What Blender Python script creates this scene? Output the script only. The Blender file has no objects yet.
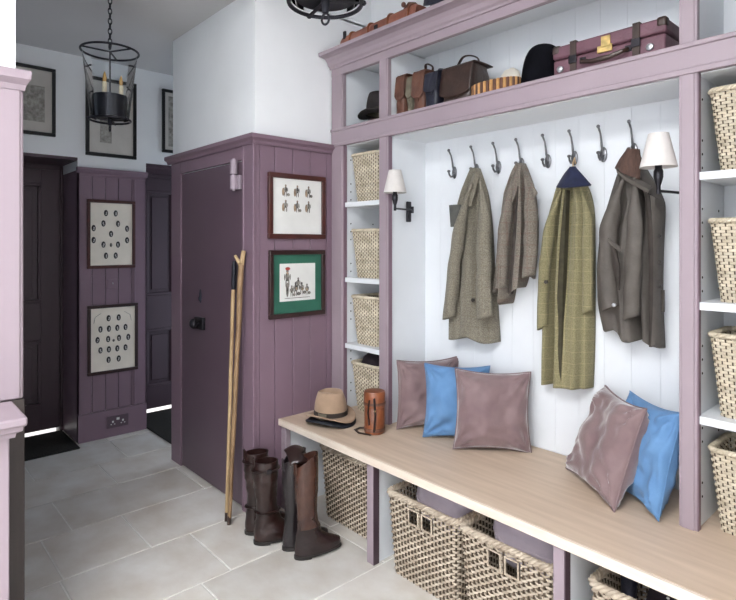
import bpy, math, random
from mathutils import Vector, Matrix
from mathutils import noise as mnoise
PI = math.pi
C = bpy.context.scene.collection
rnd = random.Random(7)

# ------------------------------------------------------------------ camera
EYE = 1.40
YAW = math.radians(47.8)
F = 555.0
HOR = 244.0
CS, SN = math.cos(YAW), math.sin(YAW)
cam_d = bpy.data.cameras.new('camera'); cam = bpy.data.objects.new('camera', cam_d); C.objects.link(cam)
cam.location = (0, 0, EYE); cam.rotation_euler = (PI/2, 0, YAW)
cam_d.sensor_width = 36; cam_d.lens = F/736*36; cam_d.shift_y = -(300-HOR)/736
cam_d.clip_start = 0.02
bpy.context.scene.camera = cam

def at(px, py, Y):
    """point on the upright plane Y = const that was measured at photo pixel (px, py)"""
    t = (px-368)/F
    z = Y/(t*SN+CS)
    return Vector((z*(t*CS-SN), Y, EYE-(py-HOR)*z/F))

# ------------------------------------------------------------------ materials
def _n(nt, typ, x=0, y=0, **kw):
    n = nt.nodes.new(typ); n.location = (x, y)
    for k, v in kw.items(): setattr(n, k, v)
    return n

def mat(name, col, rough=.6, var=.12, scale=8, bump=0.0, bscale=60, metal=0.0, spec=.5, col2=None,
        stretch=(1, 1, 1), sheen=0.0, coat=0.0, island=0.0, detail=4, trans=0.0, bstretch=None):
    m = bpy.data.materials.new(name); m.use_nodes = True
    nt = m.node_tree; b = nt.nodes['Principled BSDF']
    b.inputs['Roughness'].default_value = rough
    b.inputs['Metallic'].default_value = metal
    b.inputs['Specular IOR Level'].default_value = spec
    if sheen:
        b.inputs['Sheen Weight'].default_value = sheen
        b.inputs['Sheen Roughness'].default_value = .4
    if coat: b.inputs['Coat Weight'].default_value = coat
    tc = _n(nt, 'ShaderNodeTexCoord', -900)
    mp = _n(nt, 'ShaderNodeMapping', -720); mp.inputs['Scale'].default_value = stretch
    nt.links.new(tc.outputs['Object'], mp.inputs['Vector'])
    nz = _n(nt, 'ShaderNodeTexNoise', -540); nz.inputs['Scale'].default_value = scale; nz.inputs['Detail'].default_value = detail
    nt.links.new(mp.outputs['Vector'], nz.inputs['Vector'])
    mx = _n(nt, 'ShaderNodeMix', -260); mx.data_type = 'RGBA'
    c2 = col2 if col2 else tuple(max(0, c*(1-var*2)) for c in col)
    mx.inputs['A'].default_value = (*c2, 1)
    c1 = col if col2 else tuple(min(1, c*(1+var*.6)) for c in col)
    mx.inputs['B'].default_value = (*c1, 1)
    rp = _n(nt, 'ShaderNodeMapRange', -400); rp.inputs['From Min'].default_value = .3; rp.inputs['From Max'].default_value = .7
    nt.links.new(nz.outputs['Fac'], rp.inputs['Value'])
    nt.links.new(rp.outputs['Result'], mx.inputs['Factor'])
    out = mx.outputs['Result']
    if island:
        g = _n(nt, 'ShaderNodeNewGeometry', -540, 300)
        mr = _n(nt, 'ShaderNodeMapRange', -360, 300)
        mr.inputs['To Min'].default_value = 1-island; mr.inputs['To Max'].default_value = 1+island*.6
        nt.links.new(g.outputs['Random Per Island'], mr.inputs['Value'])
        hs = _n(nt, 'ShaderNodeHueSaturation', -120, 200)
        nt.links.new(mr.outputs['Result'], hs.inputs['Value']); nt.links.new(out, hs.inputs['Color'])
        out = hs.outputs['Color']
    nt.links.new(out, b.inputs['Base Color'])
    if bump:
        bz = _n(nt, 'ShaderNodeTexNoise', -540, -300); bz.inputs['Scale'].default_value = bscale; bz.inputs['Detail'].default_value = 5
        if bstretch:
            mp2 = _n(nt, 'ShaderNodeMapping', -720, -300); mp2.inputs['Scale'].default_value = bstretch
            nt.links.new(tc.outputs['Object'], mp2.inputs['Vector']); nt.links.new(mp2.outputs['Vector'], bz.inputs['Vector'])
        else: nt.links.new(mp.outputs['Vector'], bz.inputs['Vector'])
        bp = _n(nt, 'ShaderNodeBump', -300, -300); bp.inputs['Strength'].default_value = bump; bp.inputs['Distance'].default_value = .01
        nt.links.new(bz.outputs['Fac'], bp.inputs['Height']); nt.links.new(bp.outputs['Normal'], b.inputs['Normal'])
    return m

def tweed(name, col, col2, lines, per=.045, lw=.1, lmix=.5):
    """woollen cloth: flecks plus a woven window check"""
    m = mat(name, col, rough=.95, col2=col2, scale=220, bump=.5, bscale=420, spec=.1, sheen=.15, detail=2)
    nt = m.node_tree; b = nt.nodes['Principled BSDF']
    src = b.inputs['Base Color'].links[0].from_socket
    tc = [n for n in nt.nodes if n.bl_idname == 'ShaderNodeTexCoord'][0]
    sp = _n(nt, 'ShaderNodeSeparateXYZ', -700, 500); nt.links.new(tc.outputs['Object'], sp.inputs[0])
    facs = []
    for ax, p in (('X', per*.75), ('Z', per)):
        d = _n(nt, 'ShaderNodeMath', -520, 500, operation='DIVIDE'); d.inputs[1].default_value = p
        nt.links.new(sp.outputs[ax], d.inputs[0])
        f = _n(nt, 'ShaderNodeMath', -380, 500, operation='FRACT'); nt.links.new(d.outputs[0], f.inputs[0])
        l = _n(nt, 'ShaderNodeMath', -240, 500, operation='LESS_THAN'); l.inputs[1].default_value = lw
        nt.links.new(f.outputs[0], l.inputs[0]); facs.append(l)
    a = _n(nt, 'ShaderNodeMath', -100, 500, operation='ADD'); nt.links.new(facs[0].outputs[0], a.inputs[0]); nt.links.new(facs[1].outputs[0], a.inputs[1])
    s = _n(nt, 'ShaderNodeMath', 0, 500, operation='MULTIPLY'); s.inputs[1].default_value = lmix
    nt.links.new(a.outputs[0], s.inputs[0])
    mx = _n(nt, 'ShaderNodeMix', 120, 400); mx.data_type = 'RGBA'; mx.inputs['B'].default_value = (*lines, 1)
    nt.links.new(src, mx.inputs['A']); nt.links.new(s.outputs[0], mx.inputs['Factor'])
    nt.links.new(mx.outputs['Result'], b.inputs['Base Color'])
    return m

def glass_mat(name):
    m = bpy.data.materials.new(name); m.use_nodes = True; nt = m.node_tree
    nt.nodes.remove(nt.nodes['Principled BSDF']); o = nt.nodes['Material Output']
    tr = _n(nt, 'ShaderNodeBsdfTransparent'); tr.inputs[0].default_value = (.93, .95, .96, 1)
    gl = _n(nt, 'ShaderNodeBsdfGlossy'); gl.inputs['Roughness'].default_value = .03
    lw = _n(nt, 'ShaderNodeLayerWeight'); lw.inputs['Blend'].default_value = .25
    mx = _n(nt, 'ShaderNodeMixShader')
    nt.links.new(lw.outputs['Fresnel'], mx.inputs[0]); nt.links.new(tr.outputs[0], mx.inputs[1]); nt.links.new(gl.outputs[0], mx.inputs[2])
    nt.links.new(mx.outputs[0], o.inputs[0]); return m

M = {}
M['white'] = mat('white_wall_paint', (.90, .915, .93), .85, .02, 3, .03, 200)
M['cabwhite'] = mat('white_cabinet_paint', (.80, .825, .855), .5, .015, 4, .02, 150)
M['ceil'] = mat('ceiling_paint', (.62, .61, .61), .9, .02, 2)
M['lilac'] = mat('lilac_paint', (.345, .275, .308), .45, .03, 4, .03, 120)
M['plum'] = mat('plum_paint', (.225, .148, .19), .42, .04, 3, .03, 120)
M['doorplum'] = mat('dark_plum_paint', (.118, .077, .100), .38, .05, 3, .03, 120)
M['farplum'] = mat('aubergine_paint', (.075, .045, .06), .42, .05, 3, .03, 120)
M['wallshade'] = mat('shaded_wall_brown', (.055, .042, .038), .55, .15, 5, .05, 40, stretch=(6, 6, .6))  # brown for the shaded foot of the partition
M['tile'] = mat('limestone', (.77, .75, .715), .5, col2=(.60, .545, .48), scale=5, bump=.12, bscale=22, island=.10, detail=8)
M['grout'] = mat('pale_grout', (.86, .84, .80), .9, .05, 40, .2, 120)
M['oak'] = mat('pale_oak', (.66, .52, .40), .5, col2=(.55, .42, .31), scale=5, bump=.06, bscale=30, stretch=(.6, 7, 7), detail=8, bstretch=(2, 40, 40))
M['edgeoak'] = mat('lit_oak_edge', (.80, .70, .60), .5, col2=(.72, .60, .49), scale=9, bump=.05, bscale=40, stretch=(1, 6, 6))  # paler than the top: light falling on the edge put into the colour
M['wicker'] = mat('grey_wicker', (.62, .53, .42), .7, col2=(.36, .285, .21), scale=22, bump=.1, bscale=200, island=.14, detail=3)
M['wickerlight'] = mat('pale_wicker', (.74, .66, .52), .7, col2=(.50, .42, .30), scale=24, bump=.1, bscale=200, island=.14, detail=3)
M['iron'] = mat('black_iron', (.022, .022, .03), .45, .2, 30, metal=.6)
M['hookmetal'] = mat('dark_pewter', (.20, .20, .21), .32, .2, 40, metal=.9)
M['bronze'] = mat('dark_bronze', (.045, .043, .05), .35, .2, 30, metal=.8)
M['brass'] = mat('brass', (.75, .55, .22), .3, .2, 40, metal=.9)
M['steel'] = mat('worn_steel', (.55, .56, .58), .35, .2, 40, metal=.9)
M['velvet'] = mat('mauve_velvet', (.265, .185, .185), .6, col2=(.185, .12, .125), scale=7, bump=.18, bscale=45, sheen=1.0, spec=.25)
M['velvetedge'] = mat('mauve_piping', (.23, .16, .165), .8, .1, 20)
M['lavcushion'] = mat('lavender_cotton', (.46, .395, .45), .85, .08, 12, .15, 90, sheen=.2)
M['blue'] = mat('blue_linen', (.15, .295, .52), .85, col2=(.118, .245, .455), scale=14, bump=.35, bscale=500, sheen=.15, spec=.2)
M['fawnfelt'] = mat('fawn_felt', (.42, .29, .20), .95, .1, 14, .2, 300, spec=.1, sheen=.2)
M['navyfelt'] = mat('navy_lining', (.012, .014, .022), .6, .2, 20)
M['darkfelt'] = mat('charcoal_felt', (.035, .03, .03), .9, .2, 20, .2, 300, spec=.2)
M['blackvelvet'] = mat('black_velvet', (.006, .006, .009), .95, .2, 20, .2, 300, spec=.1)
M['tan'] = mat('tan_leather', (.30, .092, .03), .36, col2=(.14, .038, .015), scale=12, bump=.15, bscale=90, coat=.2)
M['saddle'] = mat('chestnut_leather', (.19, .078, .048), .5, col2=(.075, .032, .022), scale=10, bump=.25, bscale=90)
M['brownleather'] = mat('dark_brown_leather', (.055, .030, .022), .38, col2=(.028, .014, .011), scale=12, bump=.3, bscale=60, coat=.15)
M['russet'] = mat('russet_leather', (.38, .145, .095), .5, col2=(.20, .065, .042), scale=14, bump=.2, bscale=90)
M['redbrown'] = mat('red_brown_leather', (.030, .011, .009), .3, col2=(.011, .0045, .004), scale=9, bump=.3, bscale=40, coat=.25)
M['bootbrown'] = mat('polished_brown_leather', (.085, .034, .022), .24, col2=(.028, .011, .008), scale=9, bump=.25, bscale=30, coat=.3)
M['bootnavy'] = mat('near_black_leather', (.018, .013, .015), .28, .3, 9, .25, 30, coat=.3)
M['bootfoot'] = mat('dark_brown_boot_leather', (.024, .011, .011), .26, col2=(.010, .005, .005), scale=10, bump=.25, bscale=40, coat=.25)
M['shadedwicker'] = mat('shaded_wicker_stakes', (.10, .07, .045), .8, .2, 40)  # stakes darkened to stand for shade in the weave gaps
M['fold'] = mat('olive_opening_shade', (.055, .048, .026), .9, .15, 40)  # shadowed inside of the green coat as a dark colour
M['sole'] = mat('dark_rubber', (.025, .02, .018), .8, .2, 30)
M['navyleather'] = mat('navy_leather', (.02, .022, .04), .4, .3, 12, .25, 80)
M['olive'] = mat('olive_canvas', (.16, .14, .10), .9, .15, 30, .2, 300)
M['burgundy'] = mat('burgundy_leather', (.185, .085, .112), .45, col2=(.12, .052, .07), scale=12, bump=.2, bscale=120)
M['darkplumcloth'] = mat('dark_plum_cloth', (.02, .012, .018), .95, .2, 30, .3, 200)
M['cartridge'] = mat('ochre_card', (.62, .33, .12), .55, .12, 30)
M['stick'] = mat('hazel_wood', (.36, .23, .12), .5, col2=(.17, .095, .045), scale=22, bump=.2, bscale=50, stretch=(1, 1, .35))
M['stickpale'] = mat('pale_peeled_wood', (.56, .40, .22), .5, col2=(.40, .26, .13), scale=22, stretch=(1, 1, .35))
M['mahog'] = mat('mahogany_frame', (.075, .018, .014), .35, .2, 12, stretch=(1, 1, 1), coat=.2)
M['dkmahog'] = mat('dark_mahogany_frame', (.035, .012, .012), .35, .2, 12, coat=.2)
M['blackframe'] = mat('black_frame', (.008, .008, .009), .4, .1, 12)
M['paper'] = mat('white_paper', (.80, .80, .77), .7, .03, 12)
M['cream'] = mat('cream_mount', (.90, .83, .72), .7, .05, 8)
M['greymount'] = mat('greyish_mount', (.60, .57, .53), .7, .05, 8)
M['greenmat'] = mat('green_mount', (.025, .13, .085), .7, .08, 12)
M['ink'] = mat('ink', (.035, .033, .035), .8, .1, 40)
M['engr'] = mat('engraved_print', (.46, .44, .40), .8, col2=(.20, .185, .165), scale=42, detail=8)
M['softink'] = mat('grey_engraving', (.26, .24, .21), .8, .5, 60)
M['redink'] = mat('red_print', (.42, .06, .045), .8, .1, 40)
M['face'] = mat('pale_print', (.60, .57, .55), .8, .1, 40)
M['buffink'] = mat('buff_print', (.42, .30, .20), .8, .3, 40)
M['tag'] = mat('grey_suede', (.10, .10, .09), .9, .1, 40)
M['linen'] = mat('lampshade_linen', (.70, .66, .63), .9, .03, 40, .15, 500)
M['candle'] = mat('ivory_candle', (.78, .68, .48), .5, .05, 20)
M['bulb'] = mat('amber_glass_bulb', (.62, .36, .12), .15, .2, 20)
M['glass'] = glass_mat('clear_glass')
M['floordark'] = mat('dark_floor', (.022, .02, .016), 1, .4, 200, .8, 300)  # near-black for the dark floor in the door recesses
M['darkhole'] = mat('peg_hole_dark', (.03, .03, .035), .9, .1, 20)
M['hingepaint'] = mat('lilac_painted_metal', (.36, .29, .34), .35, .05, 10)
M['tweedgrey'] = tweed('grey_brown_tweed', (.315, .285, .225), (.15, .135, .105), (.20, .17, .12), .05, .10, .35)
M['tweedbrown'] = tweed('heather_brown_tweed', (.285, .25, .205), (.14, .12, .10), (.20, .12, .10), .05, .12, .35)
M['tweedgreen'] = tweed('green_check_tweed', (.32, .285, .165), (.21, .185, .10), (.42, .36, .20), .048, .07, .45)
M['waxed'] = mat('brown_waxed_cotton', (.128, .112, .098), .6, col2=(.088, .077, .068), scale=14, bump=.3, bscale=40, spec=.3)
M['navycollar'] = mat('navy_velvet_collar', (.013, .018, .055), .9, .2, 30, .2, 200, sheen=.2)
M['lining'] = mat('dark_brown_band_and_shade', (.045, .034, .028), .8, .2, 20)  # hat band colour, also the shade strips in the coat openings
M['cord'] = mat('russet_corduroy', (.11, .062, .048), .9, .15, 30, .4, 90, stretch=(6, 1, 1))
M['button'] = mat('horn_button', (.03, .022, .018), .35, .2, 30)

# ------------------------------------------------------------------ mesh builder
class MB:
    def __init__(s): s.v = []; s.f = []
    def add(s, vs, fs):
        o = len(s.v); s.v += [tuple(p) for p in vs]; s.f += [tuple(i+o for i in f) for f in fs]; return s
    def box(s, x0, x1, y0, y1, z0, z1):
        if x0 > x1: x0, x1 = x1, x0
        if y0 > y1: y0, y1 = y1, y0
        if z0 > z1: z0, z1 = z1, z0
        return s.add([(x0,y0,z0),(x1,y0,z0),(x1,y1,z0),(x0,y1,z0),(x0,y0,z1),(x1,y0,z1),(x1,y1,z1),(x0,y1,z1)],
                     [(0,3,2,1),(4,5,6,7),(0,1,5,4),(1,2,6,5),(2,3,7,6),(3,0,4,7)])
    def tube(s, pts, rad, n=8, closed=False, flat=1.0, cap=True):
        pts = [Vector(p) for p in pts]; k = len(pts)
        if not isinstance(rad, (list, tuple)): rad = [rad]*k
        ring = []; prev = None; vs = []
        for i, p in enumerate(pts):
            if closed: t = pts[(i+1) % k]-pts[i-1]
            else: t = pts[min(i+1, k-1)]-pts[max(i-1, 0)]
            if t.length < 1e-9: t = Vector((0,0,1))
            t.normalize()
            if prev is None:
                a = Vector((0,0,1)) if abs(t.z) < .9 else Vector((1,0,0))
                u = t.cross(a).normalized()
            else:
                u = (prev-t*prev.dot(t))
                u = u.normalized() if u.length > 1e-6 else t.cross(Vector((0,0,1))).normalized()
            prev = u; w = t.cross(u)
            for j in range(n):
                an = 2*PI*j/n; vs.append(p+(u*math.cos(an)+w*math.sin(an)*flat)*rad[i])
        fs = []
        m = k if closed else k-1
        for i in range(m):
            for j in range(n):
                a = i*n+j; b = i*n+(j+1) % n; c = ((i+1) % k)*n+(j+1) % n; d = ((i+1) % k)*n+j
                fs.append((a, b, c, d))
        if not closed and cap:
            fs.append(tuple(range(n-1, -1, -1))); fs.append(tuple((k-1)*n+j for j in range(n)))
        return s.add(vs, fs)
    def cyl(s, p0, p1, r0, r1=None, n=20): return s.tube([p0, p1], [r0, r0 if r1 is None else r1], n)
    def lathe(s, prof, n=32, c=(0,0,0), sx=1, sy=1, closed=False):
        """profile of (r, z) turned about z at c"""
        c = Vector(c); vs = []; k = len(prof)
        for r, z in prof:
            for j in range(n):
                a = 2*PI*j/n; vs.append((c.x+r*sx*math.cos(a), c.y+r*sy*math.sin(a), c.z+z))
        fs = []
        for i in range(k-1 if not closed else k):
            for j in range(n):
                i2 = (i+1) % k
                fs.append((i*n+j, i*n+(j+1) % n, i2*n+(j+1) % n, i2*n+j))
        if not closed:
            if prof[0][0] > 1e-5: fs.append(tuple(range(n-1, -1, -1)))
            if prof[-1][0] > 1e-5: fs.append(tuple((k-1)*n+j for j in range(n)))
        return s.add(vs, fs)
    def grid(s, fn, nu, nv, cu=False, cv=False):
        vs = [fn(i/(nu if cu else nu-1), j/(nv if cv else nv-1)) for j in range(nv) for i in range(nu)]
        fs = []
        for j in range(nv if cv else nv-1):
            for i in range(nu if cu else nu-1):
                i2 = (i+1) % nu; j2 = (j+1) % nv
                fs.append((j*nu+i, j*nu+i2, j2*nu+i2, j2*nu+i))
        return s.add(vs, fs)
    def extr(s, prof, fn0, fn1):
        """closed profile swept between two maps of (a, b) to a point"""
        k = len(prof)
        vs = [fn0(*p) for p in prof]+[fn1(*p) for p in prof]
        fs = [(i, (i+1) % k, k+(i+1) % k, k+i) for i in range(k)]
        fs += [tuple(range(k-1, -1, -1)), tuple(range(k, 2*k))]
        return s.add(vs, fs)
    def ellipsoid(s, c, rx, ry, rz, n=20, m=12):
        prof = [(max(1e-6, math.sin(PI*i/m)), -math.cos(PI*i/m)) for i in range(m+1)]
        vs = []
        for r, z in prof:
            for j in range(n):
                a = 2*PI*j/n; vs.append((c[0]+r*rx*math.cos(a), c[1]+r*ry*math.sin(a), c[2]+z*rz))
        fs = [(i*n+j, i*n+(j+1) % n, (i+1)*n+(j+1) % n, (i+1)*n+j) for i in range(m) for j in range(n)]
        return s.add(vs, fs)
    def build(s, name, m, parent=None, bev=0, smooth=True, loc=None, ang=.6, subd=0, seg=2):
        """world-space vertices; stored relative to the parent thing (or to loc)"""
        base = Vector((0,0,0))
        if parent is not None:
            r = parent
            while r.parent is not None: r = r.parent
            base = r.location.copy()
        elif loc is not None: base = Vector(loc)
        me = bpy.data.meshes.new(name)
        me.from_pydata([tuple(Vector(p)-base) for p in s.v], [], s.f)
        me.validate(); me.update()
        import bmesh
        bm = bmesh.new(); bm.from_mesh(me); bmesh.ops.recalc_face_normals(bm, faces=bm.faces); bm.to_mesh(me); bm.free()
        me.materials.append(m)
        if smooth:
            me.shade_smooth(); me.set_sharp_from_angle(angle=ang)
        o = bpy.data.objects.new(name, me); C.objects.link(o)
        if parent is not None: o.parent = parent
        elif loc is not None: o.location = base
        if bev:
            b = o.modifiers.new('b', 'BEVEL'); b.width = bev; b.segments = seg; b.limit_method = 'ANGLE'; b.angle_limit = .6
        if subd:
            b = o.modifiers.new('s', 'SUBSURF'); b.levels = subd; b.render_levels = subd
        return o

def tag(o, label, cat, group=None):
    o['label'] = label; o['category'] = cat
    if group: o['group'] = group
    return o
def thing(name, label, cat, loc, group=None):
    o = bpy.data.objects.new(name, None); C.objects.link(o); o.location = loc; o.empty_display_size = .05
    return tag(o, label, cat, group)
def struct(o):
    o['kind'] = 'structure'; return o
def copy_tree(o, parent=None):
    c = o.copy(); C.objects.link(c)
    if parent is not None: c.parent = parent
    for ch in list(o.children): copy_tree(ch, c)
    return c
def lerp(a, b, t): return a+(b-a)*t
def polyl(pts, t):
    """point at parameter t of a polyline, by arc length, smoothed"""
    d = [0]
    for i in range(1, len(pts)): d.append(d[-1]+(Vector(pts[i])-Vector(pts[i-1])).length)
    x = t*d[-1]
    for i in range(1, len(pts)):
        if x <= d[i]+1e-9:
            f = (x-d[i-1])/max(1e-9, d[i]-d[i-1])
            p0 = Vector(pts[max(i-2, 0)]); p1 = Vector(pts[i-1]); p2 = Vector(pts[i]); p3 = Vector(pts[min(i+1, len(pts)-1)])
            m1 = (p2-p0)*.5; m2 = (p3-p1)*.5
            l = (p2-p1).length
            if m1.length > 1e-9: m1 = m1.normalized()*min(m1.length, l)
            if m2.length > 1e-9: m2 = m2.normalized()*min(m2.length, l)
            f2 = f*f; f3 = f2*f
            return p1*(2*f3-3*f2+1)+m1*(f3-2*f2+f)+p2*(-2*f3+3*f2)+m2*(f3-f2)
    return Vector(pts[-1])
def nz(x, y, z=0): return mnoise.noise(Vector((x, y, z)))

# ================================================================== THE SETTING
XL, XP, XF, XD = -2.10, -2.495, -4.25, -4.64     # partition, panel wall, far hall wall, far doors
YD = 1.475                                        # the wall with the plank door
YB, YF = 2.28, 1.98                               # back of the alcove, front of the upper cabinets
BZ = 0.476                                        # top of the bench
BY = 1.62                                         # front edge of the bench
HC = 2.72                                         # hall ceiling
HR = 2.96                                         # room ceiling
XR = -.205                                        # right side of the alcove

# floor tiles in courses
f = MB(); f.box(-4.9, 2.1, -2.1, 2.5, -.08, -.004)
struct(f.build('floor', M['grout']))
ft = MB()
rows = [-4.56, -4.16, -3.76, -3.38, -2.98, -2.57, -2.16]
while rows[-1] < 2.0: rows.append(rows[-1]+.40)
known = {1: [.745, 1.284], 2: [1.096], 3: [.753], 4: [.616, .98], 5: [.6, 1.165]}
for i in range(len(rows)-1):
    js = sorted(known.get(i, [rnd.uniform(0, .5)]))
    while js[0] > -2.1: js.insert(0, js[0]-rnd.uniform(.45, .78))
    while js[-1] < 2.5: js.append(js[-1]+rnd.uniform(.5, .78))
    for a, b in zip(js, js[1:]):
        a2, b2 = max(a, -2.09)+.0035, min(b, 2.45)-.0035
        if b2-a2 > .01: ft.box(rows[i]+.0035, rows[i+1]-.0035, a2, b2, -.03, 0)
o = ft.build('floor_tiles', M['tile'], bev=.0025); struct(o); o.name = 'floor.001'

# ceiling
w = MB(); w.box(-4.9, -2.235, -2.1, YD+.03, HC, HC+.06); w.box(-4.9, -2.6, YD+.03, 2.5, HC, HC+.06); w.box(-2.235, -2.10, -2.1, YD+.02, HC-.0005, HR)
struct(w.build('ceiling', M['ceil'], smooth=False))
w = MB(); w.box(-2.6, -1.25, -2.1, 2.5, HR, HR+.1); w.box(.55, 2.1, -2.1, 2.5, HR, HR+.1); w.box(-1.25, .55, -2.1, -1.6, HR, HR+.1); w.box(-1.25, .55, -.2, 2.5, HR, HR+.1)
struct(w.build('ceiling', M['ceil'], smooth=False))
w = MB()
for a, b, c, e in ((-1.25, .55, -1.6, -1.55), (-1.25, .55, -.25, -.2), (-1.25, -1.2, -1.55, -.25), (.5, .55, -1.55, -.25), (-.365, -.335, -1.55, -.25)): w.box(a, b, c, e, HR+.03, HR+.12)
o = struct(w.build('window_4', M['cabwhite'])); MB().box(-1.25, .55, -1.6, -.2, HR+.12, HR+.125).build('pane', M['glass'], o)  # frame and pane of an added rooflight

# far hall wall with two door recesses
w = MB()
w.box(XD-.15, XF, -2.1, 2.5, 2.005, HC)
w.box(XD-.15, XF, 1.105, 1.58, 1.92, 2.005)
w.box(XD-.15, XF, 1.115, 1.57, 0, 1.92)
w.box(XD-.15, XF, -2.1, .2, 0, 2.005)
w.box(XD-.15, XD-.05, .2, 2.5, 0, 2.005)
wf = struct(w.build('wall_far', M['white'], smooth=False))
# plum boarding on the pier between the recesses, and lintels
w = MB()
for a, b in ((1.105, 1.195), (1.198, 1.285), (1.288, 1.375), (1.378, 1.465), (1.468, 1.58)):
    w.box(XF-.02, XF+.012, a, b, .2, 1.88)
w.box(XF-.02, XF+.014, 1.105, 1.58, 0, .197)
w.box(XD-.02, XF+.012, 1.105, 1.115, 0, 1.92); w.box(XD-.02, XF+.012, 1.57, 1.58, 0, 1.92)
w.box(XF-.03, XF+.012, 1.105, 1.58, 1.88, 1.90)
struct(w.build('trim_1', M['plum'], bev=.002))
w = MB()
w.extr([(0,1.90),(.012,1.90),(.035,1.925),(.035,1.94),(0,1.94)], lambda a, b: (XF+a, 1.095, b), lambda a, b: (XF+a, 1.585, b))
w.box(XF+.005, XF+.02, 1.485, 1.495, .2, 1.88)
struct(w.build('trim_2', M['plum'], bev=.002))
w = MB()
w.box(XD-.02, XF+.004, .2, 1.105, 1.985, 2.006); w.box(XD-.02, XF+.004, 1.58, 2.45, 1.985, 2.012)
w.box(XD-.02, XF+.006, .2, .215, 0, 1.985)
struct(w.build('trim_3', M['farplum'], bev=.002))

def panel_door(name, y0, y1, hgt):
    d = MB(); x = XD
    sw = .125
    d.box(x-.045, x-.02, y0, y1, .028, hgt)                     # leaf behind the panels
    for a, b in ((y0, y0+sw), (y1-sw, y1), ((y0+y1)/2-.05, (y0+y1)/2+.05)): d.box(x-.03, x, a, b, .028, hgt)
    for a, b in ((.028, .21), (.69, .97), (1.845, hgt)):
        for p, q in ((y0+sw, (y0+y1)/2-.05), ((y0+y1)/2+.05, y1-sw)): d.box(x-.03, x, p, q, a, b)
    leaf = struct(d.build(name, M['farplum'], bev=.003))
    mm = MB()
    for p, q in ((y0+sw, (y0+y1)/2-.05), ((y0+y1)/2+.05, y1-sw)):
        for a, b in ((.21, .69), (.97, 1.845)):
            g = .022
            for (pa, pb, za, zb) in ((p, q, a, a+g), (p, q, b-g, b), (p, p+g, a+g, b-g), (q-g, q, a+g, b-g)):
                mm.box(x-.022, x+.004, pa, pb, za, zb)
            mm.box(x-.022, x-.008, p+.05, q-.05, a+.05, b-.05)
    mm.build('panel_moulding', M['farplum'], leaf, bev=.004)
    return leaf
panel_door('door_2', .235, 1.085, 1.95)
panel_door('door_3', 1.60, 2.42, 1.95)
w = MB()
w.box(XD-.04, XD+.012, .215, .235, 0, 1.985); w.box(XD-.04, XD+.012, 1.085, 1.105, 0, 1.985)
w.box(XD-.04, XD+.012, .235, 1.085, 1.95, 1.985); w.box(XD-.04, XD+.012, 1.58, 1.60, 0, 1.985); w.box(XD-.04, XD+.012, 1.60, 2.45, 1.95, 1.985)
struct(w.build('trim_4', M['farplum'], bev=.003))
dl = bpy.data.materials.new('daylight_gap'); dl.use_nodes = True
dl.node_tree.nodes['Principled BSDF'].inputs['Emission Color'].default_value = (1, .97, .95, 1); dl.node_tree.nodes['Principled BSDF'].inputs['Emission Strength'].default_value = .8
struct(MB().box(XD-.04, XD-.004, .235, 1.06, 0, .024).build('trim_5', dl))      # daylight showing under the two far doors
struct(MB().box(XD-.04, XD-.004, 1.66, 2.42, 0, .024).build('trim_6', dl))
tag(MB().box(XD+.03, XF+.12, .28, 1.09, 0, .012).build('dark_floor_patch', M['floordark'], bev=.003, loc=(XD+.2, .68, 0)),  # flat dark sheet in place of the shade on the recess floor
    'dark sheet standing for the shade on the tiles before the panelled door at the far end of the hall', 'dark_floor_patch')
tag(MB().box(-4.6, -3.56, 1.585, 2.42, 0, .012).build('dark_floor_patch', M['floordark'], bev=.003, loc=(-4.1, 2.0, 0)),  # dark patch covering the recess floor
    'dark floor patch mostly hidden in the recess beyond the plank door', 'dark_floor_patch')

# block holding the plank door (its right side is the boarded wall with the two small pictures)
w = MB()
w.box(-3.53, XP-.015, YD+.02, 2.5, 1.0, HC); w.box(-2.62, XP-.015, YD+.02, 2.5, HC, HR); w.box(-3.53, XP-.015, YD+.06, 2.5, 0, 1.0)
w.box(-3.53, XP-.012, YD+.012, 2.5, 1.93, HC); w.box(-2.62, XP-.012, YD+.012, 2.5, HC-.01, HR)
struct(w.build('wall_left', M['white'], smooth=False))
bd = MB(); y = YD+.03
bds = [YD+.03, 1.60, 1.715, 1.83, 1.945, 2.06, 2.17, 2.28]
for a, b in zip(bds, bds[1:]): bd.box(XP-.016, XP, a+.0015, b-.0015, .0, 1.925)
bd.box(XP-.018, XP-.006, YD+.03, 2.28, 0, 1.92)
struct(bd.build('trim_7', M['plum'], bev=.0025))
w = MB()
w.box(XP-.115, XP+.004, YD-.006, YD+.03, 0, 1.925); w.box(-3.53, -3.385, YD, YD+.03, 0, 1.925)
w.box(-3.385, XP-.115, YD, YD+.03, 1.845, 1.925)
w.box(XP-.1, XP-.09, YD-.010, YD, 0, 1.925); w.box(XP-.003, XP+.008, YD-.010, YD+.006, 0, 1.925)
struct(w.build('trim_8', M['plum'], bev=.003))
prof = [(0, 1.915), (.012, 1.915), (.018, 1.93), (.034, 1.942), (.034, 1.962), (0, 1.962)]
w = MB()
w.extr(prof, lambda a, b: (-3.56, YD-a, b), lambda a, b: (XP+a, YD-a, b))
w.extr(prof, lambda a, b: (XP+a, YD-a, b), lambda a, b: (XP+a, YF, b))
struct(w.build('trim_9', M['plum'], smooth=False))
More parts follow.
